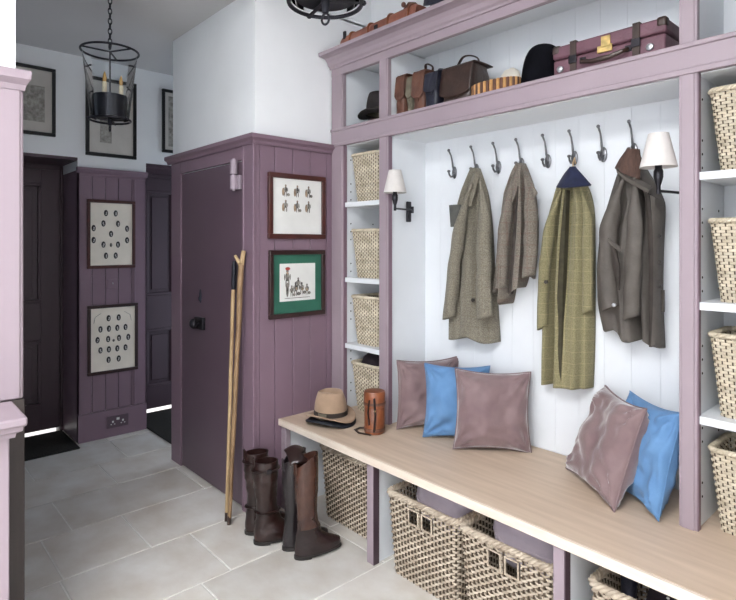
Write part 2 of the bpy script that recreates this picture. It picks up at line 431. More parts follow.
# the plank door
d = MB()
d.box(-3.378, -2.622, YD+.006, YD+.045, .012, 1.838)
door = struct(d.build('door_1', M['doorplum'], bev=.0012))
h = MB(); hx, hy = -2.672, YD-.018
h.cyl((hx, hy, 1.69), (hx, hy, 1.765), .020); h.cyl((hx, hy, 1.772), (hx, hy, 1.848), .020)
h.cyl((hx, hy, 1.682), (hx, hy, 1.855), .009)
h.box(hx+.006, hx+.046, YD-.012, YD+.004, 1.69, 1.765); h.box(hx-.05, hx, YD-.002, YD+.01, 1.772, 1.848)
h.build('hinge', M['hingepaint'], door, bev=.002)
k = MB(); kx = -3.11
k.tube([(kx, YD+.01, .931), (kx, YD-.012, .931), (kx, YD-.03, .931)], [.012, .011, .012], 14)
k.ellipsoid((kx, YD-.045, .931), .03, .022, .03); k.box(kx-.055, kx+.055, YD-.014, YD+.01, .895, .967)
k.build('rim_lock_knob', M['bronze'], door, bev=.003)
k = MB(); k.ellipsoid((kx-.01, YD+.006, 1.09), .017, .007, .042); k.ellipsoid((kx-.01, YD-.001, 1.075), .008, .006, .014)
k.build('keyhole_cover', M['navyleather'], door)

# alcove back and right block, room walls behind the camera
struct(MB().box(XP-.02, 2.1, YB+.02, 2.5, 0, HR).build('wall_back', M['white']))
struct(MB().box(XR, 2.1, YD, YB+.02, 0, HR).build('wall_side', M['white']))
w = MB()       # right wall
w.box(2.0, 2.1, -2.1, YD, 0, .9); w.box(2.0, 2.1, -2.1, YD, 2.35, HR)
w.box(2.0, 2.1, -2.1, -1.75, .9, 2.35); w.box(2.0, 2.1, -.55, YD, .9, 2.35)
struct(w.build('wall_right', M['white']))
w = MB()       # wall behind the camera
w.box(-4.9, 2.1, -2.1, -2.0, 0, .8); w.box(-4.9, 2.1, -2.1, -2.0, 2.4, HR)
for a, b in ((-4.9, -4.05), (-2.75, -2.02), (-.75, .25), (1.75, 2.1)): w.box(a, b, -2.1, -2.0, .8, 2.4)
struct(w.build('wall_front', M['white']))
def window(n, x0, x1, z0, z1, nx):
    fr = MB()
    for a, b, c, e in ((x0, x1, z0, z0+.05), (x0, x1, z1-.05, z1), (x0, x0+.05, z0, z1), (x1-.05, x1, z0, z1)): fr.box(a, b, -2.09, -2.02, c, e)
    for i in range(1, nx):
        xx = lerp(x0, x1, i/nx); fr.box(xx-.012, xx+.012, -2.08, -2.04, z0, z1)
    fr.box(x0, x1, -2.08, -2.04, (z0+z1)/2-.015, (z0+z1)/2+.015)
    o = struct(fr.build('window_%d' % n, M['cabwhite'], bev=.003))
    MB().box(x0, x1, -2.062, -2.058, z0, z1).build('pane', M['glass'], o)
window(1, -2.02, -.75, .8, 2.4, 3); window(2, .25, 1.75, .8, 2.4, 3); window(3, -4.05, -2.75, .8, 2.4, 3)

fr = MB()
for a, b, c, e in ((-1.75, -.55, .9, .95), (-1.75, -.55, 2.3, 2.35), (-1.75, -1.7, .95, 2.3), (-.6, -.55, .95, 2.3), (-1.165, -1.135, .95, 2.3)): fr.box(2.02, 2.09, a, b, c, e)
o = struct(fr.build('window_5', M['cabwhite'], bev=.003)); MB().box(2.058, 2.062, -1.75, -.55, .9, 2.35).build('pane', M['glass'], o)
# left partition with lilac wainscot
struct(MB().box(XL-.12, XL, -2.0, .362, 0, HC).build('wall_partition', M['white']))
w = MB(); w.box(XL-.13, XL+.02, -2.0, .374, .9, 1.915)
w.box(XL-.14, XL+.016, -2.0, .382, .9, 1.91)
struct(w.build('trim_10', M['lilac'], bev=.006))
w = MB()
pr = [(0, 1.895), (.024, 1.895), (.03, 1.912), (.05, 1.928), (.052, 1.955), (0, 1.955)]
w.extr(pr, lambda a, b: (XL+a, -2.0, b), lambda a, b: (XL+a, .372+a*.5, b))
w.extr(pr, lambda a, b: (XL+a, .372+a*.5, b), lambda a, b: (XL-.13, .372+a*.5, b))
struct(w.build('trim_11', M['lilac'], smooth=False))
struct(MB().box(XL-.14, XL+.018, -2.0, .385, 0, .898).build('trim_12', M['wallshade'], bev=.004))  # lower wall in the counter's shade, darkness put into its colour

# ================================================================== SIDE CABINET (left edge)
t = thing('side_cabinet', 'pale lilac side cabinet with a moulded top at the left edge of the photo', 'cabinet', (-1.98, -.3, 0))
MB().box(XL+.02, -1.895, -1.1, .312, 0, .845).build('body', M['lilac'], t, bev=.004)
MB().box(XL+.02, -1.85, -1.13, .350, .873, .90).build('cabinet_top', M['lilac'], t, bev=.007, seg=3)
w = MB(); w.extr([(.0, .838), (.012, .838), (.014, .85), (.028, .858), (.03, .874), (0, .874)],
                 lambda a, b: (-1.895+a, -1.12, b), lambda a, b: (-1.895+a, .312+a, b))
w.build('top_moulding', M['lilac'], t, smooth=False)

# ================================================================== BENCH
bt = MB().box(XP+.001, XR-.001, BY+.012, YB-.012, BZ-.034, BZ)
o = bt.build('oak_worktop', M['oak'], bev=.003, loc=(-1.35, 1.95, BZ-.034))
tag(o, 'long pale oak bench top running below the coats', 'bench top')
e = MB().box(XP+.001, XR-.001, BY, BY+.012, BZ-.034, BZ).build('front_edge', M['edgeoak'], o, bev=.002)
e.data.transform(Matrix.Translation((0, 0, 0)))
t = thing('open_bench', 'white and lilac open bench base with bays for baskets under the oak top', 'bench', (-1.35, 1.95, 0))
def divider(x0, x1):
    m = MB().box(x0+.004, x1-.006, 1.672, YB-.012, 0, BZ-.036).build('divider_panel', M['cabwhite'], t)
    p_ = MB().box(x0, x1-.002, 1.638, 1.670, 0, BZ-.036).build('front_post', M['lilac'], t, bev=.003); MB().box(x1-.002, x1+.002, 1.640, 1.672, 0, BZ-.036).build('edge_strip', M['farplum'], p_)  # dark strip down the right edge of the post
divider(-1.815, -1.773); divider(-.922, -.882); divider(-.26, XR-.002)
MB().box(XP+.002, XP+.03, 1.672, YB-.012, 0, BZ-.036).build('side_panel', M['cabwhite'], t)
MB().box(XP+.002, XP+.045, 1.638, 1.670, 0, BZ-.036).build('front_post', M['lilac'], t, bev=.003)
w = MB(); x = XP+.03
while x < XR-.05:
    w.box(x, min(x+.097, XR-.01), YB-.012, YB+.012, 0, BZ-.036); x += .1
w.build('back_panel', M['cabwhite'], t)

# ================================================================== CABINETS ABOVE THE BENCH
S1, S2, S3, S4 = (XP+.001, -2.391), (-2.098, -2.031), (-.664, -.610), (-.315, XR-.002)
RB, RT, FT = 1.953, 2.050, 2.35
SH = (1.632, 1.213, .845)
def stile(m, x0, x1, z0, z1):
    m.box(x0, x1, YF, YF+.024, z0, z1)
    m.box(x0+.008, x1-.008, YF-.004, YF+.002, z0, z1)
def shelf_unit(label, a, b, outer_left):
    """a, b are the x ranges of the two front stiles"""
    t = thing('shelf_unit', label, 'shelving', ((a[0]+b[1])/2, 2.13, BZ))
    for s in (a, b):
        m = MB(); stile(m, s[0], s[1], BZ, RB); p_ = m.build('stile', M['lilac'], t, bev=.002); MB().box(s[1], s[1]+.003, YF+.002, YF+.026, BZ, RB).build('edge_strip', M['plum'], p_)  # plum strip drawing the shadow line along the stile edge
    ox = a[1]-.004
    p = MB().box(a[0]+(.002 if outer_left else .004), ox, YF+.024, YB-.012, BZ, RB); p.build('side_panel', M['cabwhite'], t)
    p = MB().box(b[0]+.004, b[1]-(.004 if outer_left else .002), YF+.024, YB-.012, BZ, RB); p.build('side_panel', M['cabwhite'], t)
    m = MB(); x = ox
    while x < b[0]-.01:
        m.box(x+.001, min(x+.097, b[0]+.003), YB-.012, YB+.018, BZ, RB); x += .0985
    m.build('back_panel', M['cabwhite'], t)
    for z in SH:
        MB().box(ox+.001, b[0]+.003, YF+.012, YB-.014, z-.026, z).build('shelf', M['cabwhite'], t, bev=.002)
    m = MB()
    for k in range(30):
        z = .57+k*.045
        if any(abs(z-s+.012) < .022 for s in SH): continue
        if k % 5 in (1, 4, 0):
            for yy in (YF+.06, YB-.07):
                m.cyl((ox-.003, yy, z), (ox+.0015, yy, z), .0042, n=8)
                m.cyl((b[0]+.0025, yy, z), (b[0]+.006, yy, z), .0042, n=8)
    m.build('peg_holes', M['darkhole'], t)
    return t
shelf_unit('lilac shelf unit of four baskets at the left end, beside the boarded wall', S1, S2, True)
shelf_unit('lilac shelf unit of four baskets at the right edge of the photo', S3, S4, False)

t = thing('hook_board', 'white boarded panel with the coat hooks between the two shelf units', 'wall panel', (-1.35, YB, BZ))
m = MB(); x = S2[1]-.004
while x < S3[0]:
    m.box(x+.0003, min(x+.1097, S3[0]+.004), YB-.012, YB+.018, BZ, RB); x += .11
m.build('boards', M['cabwhite'], t, bev=.0003)

t = thing('overhead_cabinet', 'lilac open cabinet with a cornice running above the coats', 'cabinet', (-1.35, 2.13, RB))
m = MB(); m.box(XP+.001, XR-.002, YF-.003, YF+.024, RB, RT)
m.box(XP+.001, XR-.002, YF-.010, YF, RT-.014, RT+.002); m.box(XP+.001, XR-.002, YF-.010, YF, RB-.003, RB+.016)
m.build('bottom_rail', M['lilac'], t, bev=.003)
MB().box(XP+.001, XR-.002, YF+.024, YB-.002, RB-.004, RT-.024).build('cabinet_floor', M['cabwhite'], t)
for s in (S1, S2, S3, S4):
    m = MB(); stile(m, s[0], s[1], RT+.002, FT); m.build('stile', M['lilac'], t, bev=.002)
    MB().box(s[0]+.004, s[1]-.004, YF+.026, YB-.012, RT-.024, FT+.06).build('divider', M['cabwhite'], t)
m = MB(); x = XP+.004
while x < XR-.02:
    m.box(x+.0003, min(x+.1097, XR-.004), YB-.012, YB+.018, RT-.024, FT+.08); x += .11
m.build('back_panel', M['cabwhite'], t, bev=.0003)
MB().box(XP+.002, XR-.002, YF+.005, YB-.012, FT+.068, FT+.095).build('cabinet_roof', M['cabwhite'], t)
m = MB(); m.box(XP+.001, XR-.002, YF-.003, YF+.024, FT, FT+.07); m.build('top_rail', M['lilac'], t, bev=.003)
pr = [(0, 2.392), (.010, 2.392), (.012, 2.402), (.022, 2.410), (.030, 2.428), (.046, 2.444), (.068, 2.450), (.090, 2.452), (.092, 2.470), (-.02, 2.470), (-.02, 2.42)]
m = MB(); m.extr(pr, lambda a, b: (XP+.001, YF-.003-a, b), lambda a, b: (XR-.002, YF-.003-a, b))
m.build('cornice', M['lilac'], t, smooth=False)
CT = 2.446     # top board of the cabinet
# ================================================================== BASKETS
def perim(N, w, d, r):
    segs = [('l', (-w/2+r, -d/2), (w/2-r, -d/2)), ('a', (w/2-r, -d/2+r), -PI/2), ('l', (w/2, -d/2+r), (w/2, d/2-r)), ('a', (w/2-r, d/2-r), 0),
            ('l', (w/2-r, d/2), (-w/2+r, d/2)), ('a', (-w/2+r, d/2-r), PI/2), ('l', (-w/2, d/2-r), (-w/2, -d/2+r)), ('a', (-w/2+r, -d/2+r), PI)]
    ln = []
    for s in segs: ln.append(math.hypot(s[2][0]-s[1][0], s[2][1]-s[1][1]) if s[0] == 'l' else PI/2*r)
    T = sum(ln); out = []
    for i in range(N):
        x = i*T/N; k = 0
        while x > ln[k]+1e-9: x -= ln[k]; k += 1
        s = segs[k]; fr = x/ln[k]
        if s[0] == 'l':
            a, b = Vector(s[1]), Vector(s[2]); p = a.lerp(b, fr); dd = (b-a).normalized(); n = Vector((dd.y, -dd.x))
        else:
            an = s[2]+fr*PI/2; n = Vector((math.cos(an), math.sin(an))); p = Vector(s[1])+n*r
        out.append((p, n))
    return out

def wicker_body(wt, dt, wb, db, h, ns, rows, amp, sr, holes=(), fill=.74):
    """woven strands round upright stakes; ns stakes in all (even)"""
    m = MB(); N = ns*2
    P = perim(N, wt, dt, .03)
    zh = h/rows*.5
    for r in range(rows):
        z = (r+.5)*h/rows; k = z/h; sx, sy = lerp(wb, wt, k)/wt, lerp(db, dt, k)/dt
        vs = []; keep = []
        for i, (p, n) in enumerate(P):
            st = i//2
            off = (amp if (st+r) % 2 == 0 else -amp) if i % 2 == 0 else 0.0
            c = Vector((p.x*sx, p.y*sy, z))+Vector((n.x, n.y, 0))*off
            nn = Vector((n.x, n.y, 0))
            zz = zh*(fill+.10*nz(i*.3, r*2.1))
            vs += [c+nn*sr, c+Vector((0, 0, zz)), c-nn*sr, c-Vector((0, 0, zz))]
            keep.append(not any(n.y < -.8 and hx0 < c.x < hx1 and hz0 < z < hz1 for hx0, hx1, hz0, hz1 in holes))
        fs = []
        for i in range(N):
            j = (i+1) % N
            if not (keep[i] and keep[j]): continue
            for q in range(4): fs.append((i*4+q, i*4+(q+1) % 4, j*4+(q+1) % 4, j*4+q))
        m.add(vs, fs)
    st_ = MB()
    for i in range(0, N, 2):
        p, n = P[i]
        top = h
        for hx0, hx1, a, b in holes:
            if n.y < -.8 and hx0 < p.x < hx1: top = a
        k = top/h; st_.tube([(p.x*wb/wt, p.y*db/dt, 0), (p.x*lerp(wb, wt, k)/wt, p.y*lerp(db, dt, k)/dt, top)], amp*.62, 6)
    return m, st_
def wicker_rim(wt, dt, h, r, tw):
    m = MB(); N = 160; P = perim(N, wt, dt, .03)
    for ph in (0, 2*PI/3, 4*PI/3):
        pts = []
        for i, (p, n) in enumerate(P):
            a = i/N*2*PI*tw+ph
            pts.append((p.x+n.x*math.cos(a)*r, p.y+n.y*math.cos(a)*r, h+math.sin(a)*r*.8))
        m.tube(pts, r*.82, 6, closed=True)
    return m
def make_basket(label, group, loc, wt, dt, wb, db, h, ns, rows, amp, sr, m_, rim_r, holes=(), sag=0):
    t = thing('wicker_basket', label, 'basket', (0, 0, 0), group)
    wv, st_ = wicker_body(wt, dt, wb, db, h, ns, rows, amp, sr, holes, .74 if h > .3 else .92)
    wv.build('woven_side', m_, t, ang=1.4); st_.build('stakes', M['shadedwicker'], t)
    wicker_rim(wt, dt, h, rim_r, 26).build('rim', m_, t, ang=1.4)
    P = perim(40, wb*.97, db*.97, .03)
    b = MB(); b.add([(p.x, p.y, .004) for p, n in P]+[(p.x, p.y, .012) for p, n in P],
                    [tuple(range(39, -1, -1)), tuple(range(40, 80))]+[(i, (i+1) % 40, 40+(i+1) % 40, 40+i) for i in range(40)])
    b.build('base', m_, t)
    for hx0, hx1, hz0, hz1 in holes[:1]:
        k = MB()
        for a, b2, c, d in holes:
            yy = -lerp(db, dt, c/h)/2
            k.tube([(a, yy-.004, c), (b2, yy-.004, c), (b2, yy-.006, d), (a, yy-.006, d)], .0045, 6, closed=True)
        k.build('handle_opening', m_, t)
    t.location = loc
    return t
def recopy(src, label, loc, rot=0):
    c = copy_tree(src); c['label'] = label; c.location = loc; c.rotation_euler.z = rot; return c
g = 'small shelf baskets'
sb = make_basket('small wicker basket on the top shelf of the left shelf unit', g, (-2.262, 2.128, SH[0]), .222, .215, .168, .175, .262, 52, 26, .0034, .0030, M['wickerlight'], .0062)
for z, l in ((SH[1], 'small wicker basket on the second shelf down of the left shelf unit'),
             (SH[2], 'small wicker basket on the third shelf down of the left shelf unit'),
             (BZ, 'small wicker basket with dark cloth inside, standing on the bench behind the leather case')):
    recopy(sb, l, (-2.262, 2.128, z))
for z, l in ((SH[0], 'small wicker basket on the top shelf at the right edge of the photo'),
             (SH[1], 'small wicker basket on the second shelf down at the right edge of the photo'),
             (SH[2], 'small wicker basket on the third shelf down at the right edge of the photo'),
             (BZ, 'small wicker basket standing on the bench at the right edge of the photo')):
    recopy(sb, l, (-.478, 2.128, z))
g = 'large baskets under the bench'
H2 = ((-.062, -.010, .252, .312), (.010, .062, .252, .312))
lb = make_basket('large wicker basket in the bench bay beside the tall boots', g, (-2.082, 1.93, 0), .42, .37, .375, .33, .36, 80, 29, .0058, .0036, M['wicker'], .009)
big = make_basket('large wicker basket holding a lavender cushion, left of two in the middle bench bay', g, (-1.518, 1.843, 0), .375, .37, .335, .33, .342, 72, 27, .0058, .0036, M['wicker'], .009, H2)
big2 = recopy(big, 'large wicker basket holding a lavender cushion, right of two in the middle bench bay', (-1.12, 1.835, 0))
recopy(big, 'large wicker basket with dark things inside, under the right end of the bench', (-.632, 1.862, 0))

# ================================================================== CUSHIONS
def cushion_mesh(w, h, th, BL, r, lean, seed, n=30, wr=.0125):
    """square cushion standing on its lower edge; BL lower left corner, r unit vector along the lower edge, lean back in radians"""
    r = Vector((r[0], r[1], 0)).normalized(); nrm = Vector((r.y, -r.x, 0))
    up = Vector((0, 0, 1))*math.cos(lean)-nrm*math.sin(lean); face = nrm*math.cos(lean)+Vector((0, 0, 1))*math.sin(lean)
    c0 = Vector(BL)+r*w/2+up*h/2
    def P(u, v, side):
        pin = 1-.10*(1-v*v)*abs(u)**2.5; pin2 = 1-.10*(1-u*u)*abs(v)**2.5
        x = u*w/2*pin; y = v*h/2*pin2
        k = max(0, (1-u*u)*(1-v*v)); edge = min(1, k*7)
        t = th/2*(k**.40)
        for cu in (-1, 1):
            for cv in (-1, 1):
                du, dv = (u-cu), (v-cv); dc = math.hypot(du, dv); an = math.atan2(dv*cv, du*cu)
                t += edge*wr*1.5*math.exp(-(dc/.55)**2)*math.sin(an*11+seed*2.1+cu*1.3+cv*.7+1.5*nz(u*3, v*3, seed))
        t += edge*wr*(2.2*nz(u*1.5+seed*3, v*1.5, side)+.9*nz(u*4+seed, v*4, side*3))
        bend = .012*math.sin(u*2.2+seed)*(1-abs(v)*.5)+.012*v*v*math.sin(seed*1.7)-.02*(u*v)*math.cos(seed)
        return c0+r*x+up*y+face*(side*t+bend)
    return P, c0, r, up, face, nrm
def cushion(label, w, h, th, BL, r, lean, m_, seed, group, piping=None, name='cushion'):
    P, c0, rv, up, face, nrm = cushion_mesh(w, h, th, BL, r, lean, seed)
    n = 34; m = MB()
    s = lambda q: math.sin((q-.5)*PI)*.35+(q*2-1)*.65
    for side in (1, -1): m.grid(lambda a, b: P(s(a), s(b), side), n, n)
    # weld the seam
    base = Vector((c0.x, c0.y, BL[2]))
    t = thing(name, label, 'cushion', base, group)
    o = m.build('cover', m_, t, ang=3.0)
    import bmesh
    bm = bmesh.new(); bm.from_mesh(o.data); bmesh.ops.remove_doubles(bm, verts=bm.verts, dist=.0004); bmesh.ops.recalc_face_normals(bm, faces=bm.faces); bm.to_mesh(o.data); bm.free()
    o.data.shade_smooth()
    pts = []
    for k in range(28): pts.append(P(-1+2*k/28, -1, 0))
    for k in range(28): pts.append(P(1, -1+2*k/28, 0))
    for k in range(28): pts.append(P(1-2*k/28, 1, 0))
    for k in range(28): pts.append(P(-1, 1-2*k/28, 0))
    if piping: MB().tube(pts, .0042, 6, closed=True).build('piping', piping, t)
    else: MB().tube(pts, .0022, 5, closed=True).build('seam', m_, t)
    return t
g = 'cushions on the bench'
z0 = BZ+.004
cushion('mauve velvet cushion leaning on the white side panel, behind a blue cushion', .35, .34, .12, (-1.945, 1.96, z0), (.42, .9), .06, M['velvet'], 1, g, M['velvetedge'])
cushion('blue linen cushion between two mauve velvet cushions', .315, .345, .105, (-1.785, 1.972, z0), (.80, .60), .20, M['blue'], 2, g)
cushion('mauve velvet cushion in front of the left blue cushion, below the tweed coats', .34, .352, .145, (-1.594, 1.965, z0), (.82, .57), .24, M['velvet'], 3, g, M['velvetedge'])
cushion('mauve velvet cushion leaning on a blue one at the right end of the bench', .345, .37, .14, (-1.115, 2.13, z0), (.77, -.65), .38, M['velvet'], 4, g, M['velvetedge'])
cushion('blue linen cushion beside the lilac post at the right end of the bench', .275, .365, .115, (-.932, 2.11, z0), (.83, -.55), .22, M['blue'], 5, g)
# cushions stuffed in the large baskets
def stuffed(label, c, seed):
    m = MB(); t = thing('cushion', label, 'cushion', (c[0], c[1], .1), 'cushions in the large baskets')
    def Q(a, b):
        th = 2*PI*a; ph = -PI/2+PI*b
        sx = math.copysign(abs(math.cos(th))**.55, math.cos(th)); sy = math.copysign(abs(math.sin(th))**.55, math.sin(th))
        cr = abs(math.cos(ph))**.6; sz = math.copysign(abs(math.sin(ph))**.8, math.sin(ph))
        x = sx*cr*.152; y = sy*cr*.135; z = sz*.115
        z += .020*nz(x*9+seed, y*9)+.009*math.sin(x*60+y*25+seed)*max(0, abs(sx*cr)-.3)
        return Vector((c[0]+x, c[1]+y, c[2]+z+.10*(y)+.05*x*(-1)))
    m.grid(Q, 48, 22, cu=True); m.build('cover', M['lavcushion'], t, ang=3)
    pts = [Q(i/60, .5) for i in range(60)]
    MB().tube(pts, .004, 6, closed=True).build('piping', M['lavcushion'], t)
stuffed('lavender cushion filling the left of the two baskets in the middle bench bay', (-1.50, 1.87, .325), 1)
stuffed('lavender cushion filling the right of the two baskets in the middle bench bay', (-1.10, 1.865, .325), 5)
# dark cloth in the small basket on the bench
def cloth_heap(name, label, cat, c, rx, ry, rz, m_, seed):
    m = MB(); 
    def Q(a, b):
        th = 2*PI*a; ph = -PI/2+PI*b; cr = abs(math.cos(ph))**.7
        x = math.cos(th)*cr*rx; y = math.sin(th)*cr*ry; z = math.sin(ph)*rz
        d = 1+.18*nz(x*14+seed, y*14, z*14)+.08*nz(x*40, y*40+seed, z*40)
        return Vector((c[0]+x*d, c[1]+y*d, c[2]+z*d))
    m.grid(Q, 40, 20, cu=True)
    return tag(m.build(name, m_, loc=(c[0], c[1], c[2]-rz), ang=3), label, cat)
cloth_heap('folded_scarf', 'dark plum cloth heaped in the small basket behind the leather case', 'scarf', (-2.26, 2.125, .735), .088, .085, .06, M['darkplumcloth'], 3)
# things in the right-hand large basket
cloth_heap('folded_scarf', 'dark cloth with white spots in the basket under the right end of the bench', 'scarf', (-.60, 1.86, .30), .11, .12, .075, M['darkplumcloth'], 8)
sc = bpy.data.objects[-1] if False else [o for o in C.objects if o.name.startswith('folded_scarf')][-1]
m = MB()
for i in range(16):
    a = rnd.uniform(-.07, .07); b = rnd.uniform(-.1, .02)
    m.ellipsoid((-.60+a, 1.86+b, .30+.078*math.sqrt(max(0, 1-(a/.12)**2-(b/.13)**2))), .006, .006, .003, 8, 4)
m.build('spots', M['paper'], sc)
t = thing('glass_bottle', 'small dark bottle in the basket under the right end of the bench', 'bottle', (-.75, 1.80, .28))
MB().lathe([(0, .28), (.022, .28), (.024, .29), (.024, .35), (.01, .365), (.01, .38)], 20, (-.75, 1.80, 0)).build('body', M['navyleather'], t)
MB().lathe([(.012, .378), (.012, .392), (0, .392)], 16, (-.75, 1.80, 0)).build('cap', M['saddle'], t)
# ================================================================== COAT HOOKS
HX = [at(p, 165, 2.26).x for p in (454, 476, 498, 521, 547.5, 574, 603, 633.5)]
def hook(label):
    t = thing('coat_hook', label, 'hook', (0, 0, 0), 'row of coat hooks')
    m = MB(); m.ellipsoid((0, -.004, 0), .016, .005, .032, 16, 8); m.build('backplate', M['hookmetal'], t)
    m = MB(); m.tube([(0, -.006, .005), (0, -.018, .03), (0, -.024, .06), (0, -.032, .085), (0, -.05, .108)], [.006, .005, .0042, .004, .0045], 8)
    m.ellipsoid((0, -.051, .11), .0075, .0075, .0075, 10, 6); m.build('upper_prong', M['hookmetal'], t)
    m = MB(); m.tube([(0, -.006, -.005), (0, -.02, -.022), (0, -.034, -.024), (0, -.046, -.014), (0, -.05, 0)], [.006, .0055, .005, .0045, .0045], 8)
    m.ellipsoid((0, -.05, .003), .009, .009, .007, 10, 6); m.build('lower_prong', M['hookmetal'], t)
    return t
HZ = 1.77
labels = ['empty coat hook first from the left, beside the left wall lamp', 'coat hook holding the grey tweed jacket with the loose tab',
          'empty coat hook between the grey tweed jacket and the short brown one', 'coat hook holding the short crumpled brown tweed jacket',
          'empty coat hook between the brown jacket and the long green check coat', 'coat hook holding the long green check coat with the navy collar',
          'empty coat hook between the green check coat and the dark waxed jacket', 'coat hook holding the dark waxed jacket, beside the right wall lamp']
h0 = hook(labels[0]); h0.location = (HX[0], YB-.012, HZ)
for i in range(1, 8):
    c = copy_tree(h0); c['label'] = labels[i]; c.location = (HX[i], YB-.012, HZ)

# ================================================================== COATS
YC = 2.20
def sheet(L, R, depth, folds, back=YB-.017, n=44, rows=46, seed=0, wob=.006, hem=None, edge=.018, lean=0.0):
    """cloth body between the outlines L and R (lists of points, top to hem); folds are (centre(v), width, amplitude(v))"""
    m = MB(); front = []; bk = []
    for j in range(rows):
        v = j/(rows-1); a = polyl(L, v); b = polyl(R, v)
        for i in range(n):
            s = i/(n-1); p = a.lerp(b, s)
            d = depth(v) if callable(depth) else depth
            prof = (max(0, 1-abs(2*s-1)**2.6))**.6
            y = edge+d*prof
            for c, w, am in folds:
                cc = c(v) if callable(c) else c; aa = am(v) if callable(am) else am
                y += 1.35*aa*math.exp(-((s-cc)/w)**2)*min(1, prof*1.5)
            y += wob*nz(s*5+seed, v*6, seed)*prof*2+wob*.8*nz(s*14+seed, v*9, seed+5)*prof
            z = p.z
            if hem and j > rows-8: z += hem(s)*(j-(rows-8))/7
            front.append(Vector((p.x, back-y, z)))
            bk.append(Vector((p.x, back-.004*prof, z)))
    fs = []
    for off in (0, n*rows):
        for j in range(rows-1):
            for i in range(n-1): fs.append((off+j*n+i, off+j*n+i+1, off+(j+1)*n+i+1, off+(j+1)*n+i))
    K = n*rows
    for j in range(rows-1):
        fs.append((j*n, (j+1)*n, K+(j+1)*n, K+j*n)); fs.append((j*n+n-1, (j+1)*n+n-1, K+(j+1)*n+n-1, K+j*n+n-1))
    for i in range(n-1):
        fs.append((i, i+1, K+i+1, K+i)); a = (rows-1)*n+i; fs.append((a, a+1, K+a+1, K+a))
    m.add(front+bk, fs); return m
def sleeve(pts, rw, rd, seed=0, n=22, rows=40, cuff=True):
    """hanging sleeve: elliptical tube along pts, with drag creases, open cuff"""
    m = MB(); vs = []
    for j in range(rows):
        v = j/(rows-1); c = polyl(pts, v); q_ = min(1, v/.38); q_ = .22+.78*q_*q_*(3-2*q_); a = (rw[0]+(rw[1]-rw[0])*v)*q_; b = (rd[0]+(rd[1]-rd[0])*v)*q_
        for i in range(n):
            th = 2*PI*i/n
            k = 1+.10*nz(math.cos(th)*1.5+seed, v*9, math.sin(th)*1.5)+.07*math.sin(v*22+math.cos(th)*2+seed)*math.sin(v*PI)
            vs.append(Vector((c.x+math.cos(th)*a*k, c.y+math.sin(th)*b*k, c.z+.012*math.cos(th)*v)))
    fs = [(j*n+i, j*n+(i+1) % n, (j+1)*n+(i+1) % n, (j+1)*n+i) for j in range(rows-1) for i in range(n)]
    fs.append(tuple(range(n)))
    K = len(vs); c = polyl(pts, 1)
    for i in range(n):                                       # turned-in cuff
        p = vs[(rows-1)*n+i]; vs.append(Vector((lerp(c.x, p.x, .86), lerp(c.y, p.y, .8), p.z)))
    for i in range(n):
        p = vs[(rows-1)*n+i]; vs.append(Vector((lerp(c.x, p.x, .8), lerp(c.y, p.y, .74), p.z+.05)))
    for i in range(n):
        a = (rows-1)*n; fs.append((a+i, a+(i+1) % n, K+(i+1) % n, K+i)); fs.append((K+i, K+(i+1) % n, K+n+(i+1) % n, K+n+i))
    fs.append(tuple(K+n+i for i in range(n)))
    m.add(vs, fs); return m
def strip(pts_a, pts_b, back, th=.006, k=20):
    """thin cloth strip between two 3D polylines, thickened towards the wall"""
    m = MB(); A = [polyl(pts_a, i/(k-1)) for i in range(k)]; B = [polyl(pts_b, i/(k-1)) for i in range(k)]
    mid = [a.lerp(b, .5)-Vector((0, back, 0)) for a, b in zip(A, B)]
    vs = A+mid+B+[p+Vector((0, th, 0)) for p in A+mid+B]
    fs = []
    for o in (0, 3*k):
        for r in range(2):
            for i in range(k-1): fs.append((o+r*k+i, o+r*k+i+1, o+(r+1)*k+i+1, o+(r+1)*k+i))
    for r in (0, 2):
        for i in range(k-1): fs.append((r*k+i, r*k+i+1, 3*k+r*k+i+1, 3*k+r*k+i))
    for i in (0, k-1):
        for r in range(2): fs.append((r*k+i, (r+1)*k+i, 3*k+(r+1)*k+i, 3*k+r*k+i))
    m.add(vs, fs); return m
def A(px, py, Y=YC): return at(px, py, Y)
def O(pl, Y=2.243): return [at(a, b, Y) for a, b in pl]
def button(m, p, r=.009): m.add([], []); m.tube([p+Vector((0, .004, 0)), p+Vector((0, -.004, 0)), p+Vector((0, -.006, 0))], [r, r, r*.6], 12)

# --- grey tweed jacket
t = thing('tweed_jacket', 'grey-brown tweed jacket with a loose tab, first garment from the left', 'jacket', (HX[1], 2.2, A(470, 336).z), 'garments on the coat hooks')
sheet(O([(474.5, 169), (470, 178), (463, 194), (457, 220), (454, 255), (453, 300), (452.5, 335)]),
      O([(478, 168), (481.5, 178), (487, 197), (490.5, 225), (492.5, 260), (496, 305), (498.5, 341)]),
      lambda v: .035+.05*v, [(.33, .06, lambda v: -.022*(1-.4*v)), (.55, .07, lambda v: .012*(1-v)), (.72, .05, lambda v: -.020*math.sin(v*PI)),
                             (.12, .06, lambda v: .012), (.9, .05, -.01)], seed=1, hem=lambda s: -.012*math.sin(s*9), wob=.004).build('body', M['tweedgrey'], t, ang=2)
sleeve(O([(472, 184), (465, 205), (458, 240), (453, 280), (449, 318)], 2.15), (.030, .034), (.034, .030), 2).build('sleeve', M['tweedgrey'], t, ang=2)
sleeve(O([(480, 180), (484, 205), (484, 245), (484, 285), (485, 318)], 2.13), (.030, .040), (.028, .030), 5).build('sleeve', M['tweedgrey'], t, ang=2)
